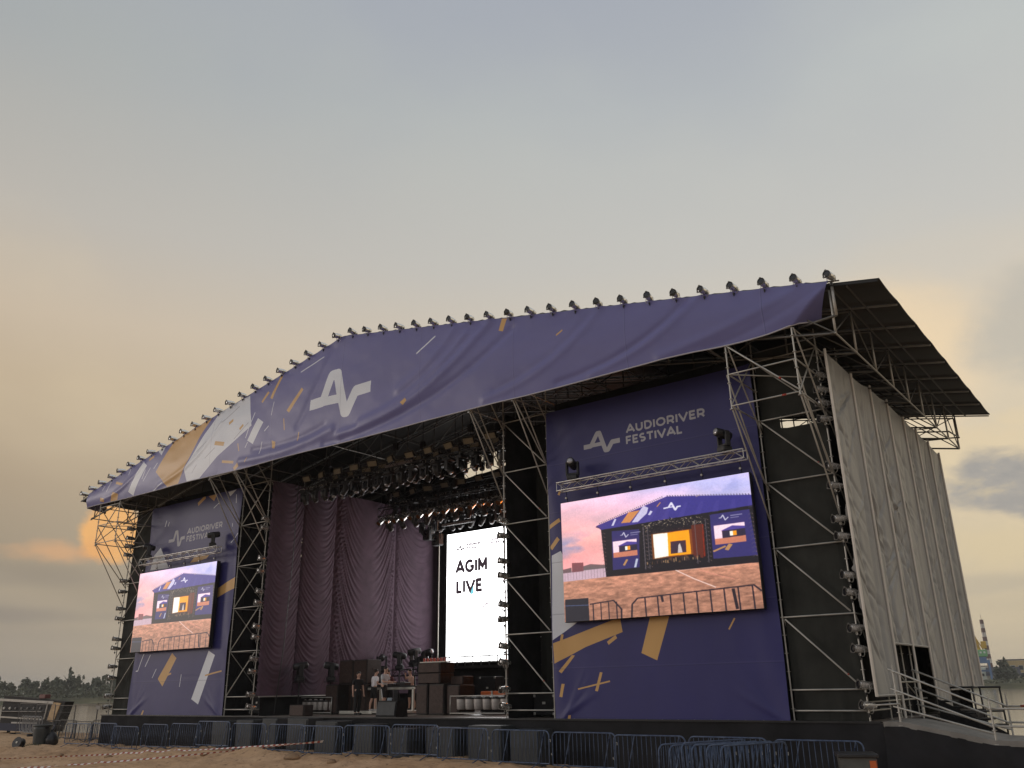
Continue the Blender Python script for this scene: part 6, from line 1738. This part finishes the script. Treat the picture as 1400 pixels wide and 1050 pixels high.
# red and white tape
tape_r = mat('tape_red', (.36, .085, .06), .5); tape_w = mat('tape_white', (.78, .74, .70), .5)
def tape(p, q, sag, label, seed):
    rr = random.Random(seed); p = Vector(p); q = Vector(q); n_ = int((q - p).length / .11)
    m_ = MB()
    def at(k):
        f_ = k / n_; c = p.lerp(q, f_); gzz = float(ground_z(c.x, c.y)); z = c.z - sag * 4 * f_ * (1 - f_); return Vector((c.x, c.y, max(z, gzz + .03)))
    tw = lambda k: .9 * sin(k * .05 + seed)
    for k in range(n_):
        a, b = at(k), at(k + 1); d = (b - a).normalized(); sdv = d.cross(Vector((0, 0, 1))).normalized()
        def off(k_): 
            an = tw(k_); return (Vector((0, 0, 1)) * cos(an) + sdv * sin(an)) * .026
        o1, o2 = off(k), off(k + 1); sl = d * .04
        m_.add([a - o1, b - o2, b + o2 + sl, a + o1 + sl], [(0, 1, 2, 3)], k % 2)
    t_ = thing('striped_tape', label, 'barrier tape', p, 'red and white tape across the sand')
    part('tape', m_, [tape_r, tape_w], t_)
tape((-29.3, -8.6, -1.33), (-17.5, -2.12, -.80), .05, 'red and white tape, the upper run ending at a barrier', 1)
tape((-24.5, -10.0, -1.42), (-17.45, -2.15, -.76), .06, 'red and white tape, the lower run nearest the bottom edge', 4)
# grey box at the right corner
gz = float(ground_z(2.55, -3.4)) + .0
t_ = thing('waste_container', 'grey square waste container with black lid and orange side strip', 'waste bin', (2.6, -3.35, gz), None, R(24)); t_.scale = (.85, .85, .9)
part('body', MB().add([(-.40, -.36, 0), (.40, -.36, 0), (.40, .36, 0), (-.40, .36, 0), (-.46, -.42, .92), (.46, -.42, .92), (.46, .42, .92), (-.46, .42, .92)], [(0, 1, 5, 4), (1, 2, 6, 5), (2, 3, 7, 6), (3, 0, 4, 7), (3, 2, 1, 0), (4, 5, 6, 7)]), mat('container_grey', (.085, .088, .085), .5, 0, .2, 3), t_, False, False)
part('lid', MB().bbox((0, 0, .965), (1.04, .96, .10), .035), black_plastic, t_, False, False)
part('orange_strip', MB().box((.462, 0, .55), (.02, .5, .62), 0, Matrix.Rotation(R(3.7), 3, 'Y')), orange_m, t_, False, False)
part('orange_strip', MB().box((.36, -.415, .50), (.16, .02, .7)), orange_m, t_, False, False)

# ------------------------------------------------------------------ ramp to the right of the stage
rp = thing('access_ramp', 'grey access ramp sloping down to the right with a black draped side', 'ramp', (4.5, 1, -1.5))
prof_ = [(2.48, .02), (2.95, .02), (5.02, -.38), (9.5, -.42)]
for (xa, za), (xb, zb) in zip(prof_[:-1], prof_[1:]):
    m_ = MB(); m_.add([(xa, ramp_y0, za), (xb, ramp_y0, zb), (xb, ramp_y1, zb), (xa, ramp_y1, za), (xa, ramp_y0, za - .13), (xb, ramp_y0, zb - .13), (xb, ramp_y1, zb - .13), (xa, ramp_y1, za - .13)], [(0, 1, 2, 3), (7, 6, 5, 4), (4, 5, 1, 0), (6, 7, 3, 2), (5, 6, 2, 1), (7, 4, 0, 3)])
    part('board', m_, ramp_m, rp)
nx = 260; xs_ = np.linspace(2.46, 9.5, nx); zt = np.interp(xs_, [a for a, b in prof_], [b for a, b in prof_]) - .11
P = np.zeros((nx, 14, 3))
for j in range(14):
    f_ = j / 13; Z = zt + (-1.75 - zt) * f_
    dr = .30 * (fbm(xs_ * 1.1 - f_ * 1.6, f_ * .8 + 0 * xs_, 141, 3) - .45) + .05 * np.sin(xs_ * 4.0 - f_ * 4.5) * f_
    P[:, j] = np.stack([xs_, ramp_y0 - .03 - dr - .10 * f_, Z], -1)
part('skirt', MB().grid(P), cloth_skirt, rp, True)
def rz_(x): return float(np.interp(x, [a for a, b in prof_], [b for a, b in prof_]))
rl = thing('ramp_railing', 'steel tube railing along both sides of the access ramp', 'railing', (4.5, 1, 0))
for yy in (ramp_y0 + .05, ramp_y1 - .05):
    for x, h_ in ((2.9, 1.35), (5.05, 1.0), (6.6, 1.0), (8.2, 1.0)):
        key = post_mesh(h_); o = link('post', key, rl); o.location = Vector((x, yy, rz_(x) - .10)) - WLOC[rl.name]
    for za, zb in ((1.27, .34), (.78, -.08), (.34, -.24)):
        rod('rail', (2.78, yy, za + .06), (5.05, yy, zb), .0242, galv, rl)
    for z in (.34, -.06):
        rod('rail', (4.95, yy + .05, z), (9.4, yy + .05, z - .02), .0242, galv, rl)
rod('rail', (2.15, ramp_y0, .42), (2.95, ramp_y0 + .02, .46), .0242, galv, rl)
rod('red_band', (5.35, ramp_y1, .345), (5.6, ramp_y1, .345), .028, red_paint, rl)
t_ = thing('stair_unit', 'black ribbed stair unit behind the ramp rails', 'stairs', (3.5, 5.6, -.1))
for k in range(5): part('tread', MB().box((2.95 + k * .32, 5.4, .42 - k * .17), (.34, 1.1, .05)), case_m, t_)
part('side_board', MB().add([(2.75, 4.84, .5), (4.5, 4.84, -.45), (4.5, 4.84, -.7), (2.75, 4.84, -.2), (2.75, 4.90, .5), (4.5, 4.90, -.45), (4.5, 4.90, -.7), (2.75, 4.90, -.2)], [(3, 2, 1, 0), (4, 5, 6, 7), (0, 1, 5, 4), (1, 2, 6, 5), (2, 3, 7, 6), (3, 0, 4, 7)]), case_m, t_)
t_ = thing('scaffold_trestle', 'dark scaffold trestle against the water behind the last tarpaulin', 'trestle', (3.5, 9, -.2))
for (x, y) in ((3.3, 7.4), (3.9, 8.6), (3.3, 8.6)): rod('post', (x, y, -1.4), (x, y, .80), .03, black_metal, t_)
rod('rail', (2.5, 8.0, .80), (3.95, 8.5, .80), .035, black_metal, t_); rod('rail', (2.5, 8.0, .05), (3.9, 8.5, .05), .03, black_metal, t_); rod('rail', (3.3, 7.4, .80), (3.3, 8.6, .80), .03, black_metal, t_)

# ------------------------------------------------------------------ evening haze over the river plain
hm = bpy.data.materials.new('evening_haze'); hm.use_nodes = True; hm.node_tree.nodes.clear()
t = NT(hm.node_tree)
pv = t.n('ShaderNodeVolumePrincipled', ins={'Color': (0.93, 0.92, 0.90, 1), 'Density': 0.00022, 'Anisotropy': 0.0})
ho = t.n('ShaderNodeOutputMaterial'); hm.node_tree.links.new(pv.outputs[0], ho.inputs['Volume'])
hz = link('haze', MB().box((-500, 1500, 23), (5600, 6200, 56)).mesh('haze', hm)); hz['kind'] = 'stuff'
tag(hz, 'thin pale evening haze over the beach and river', 'haze')
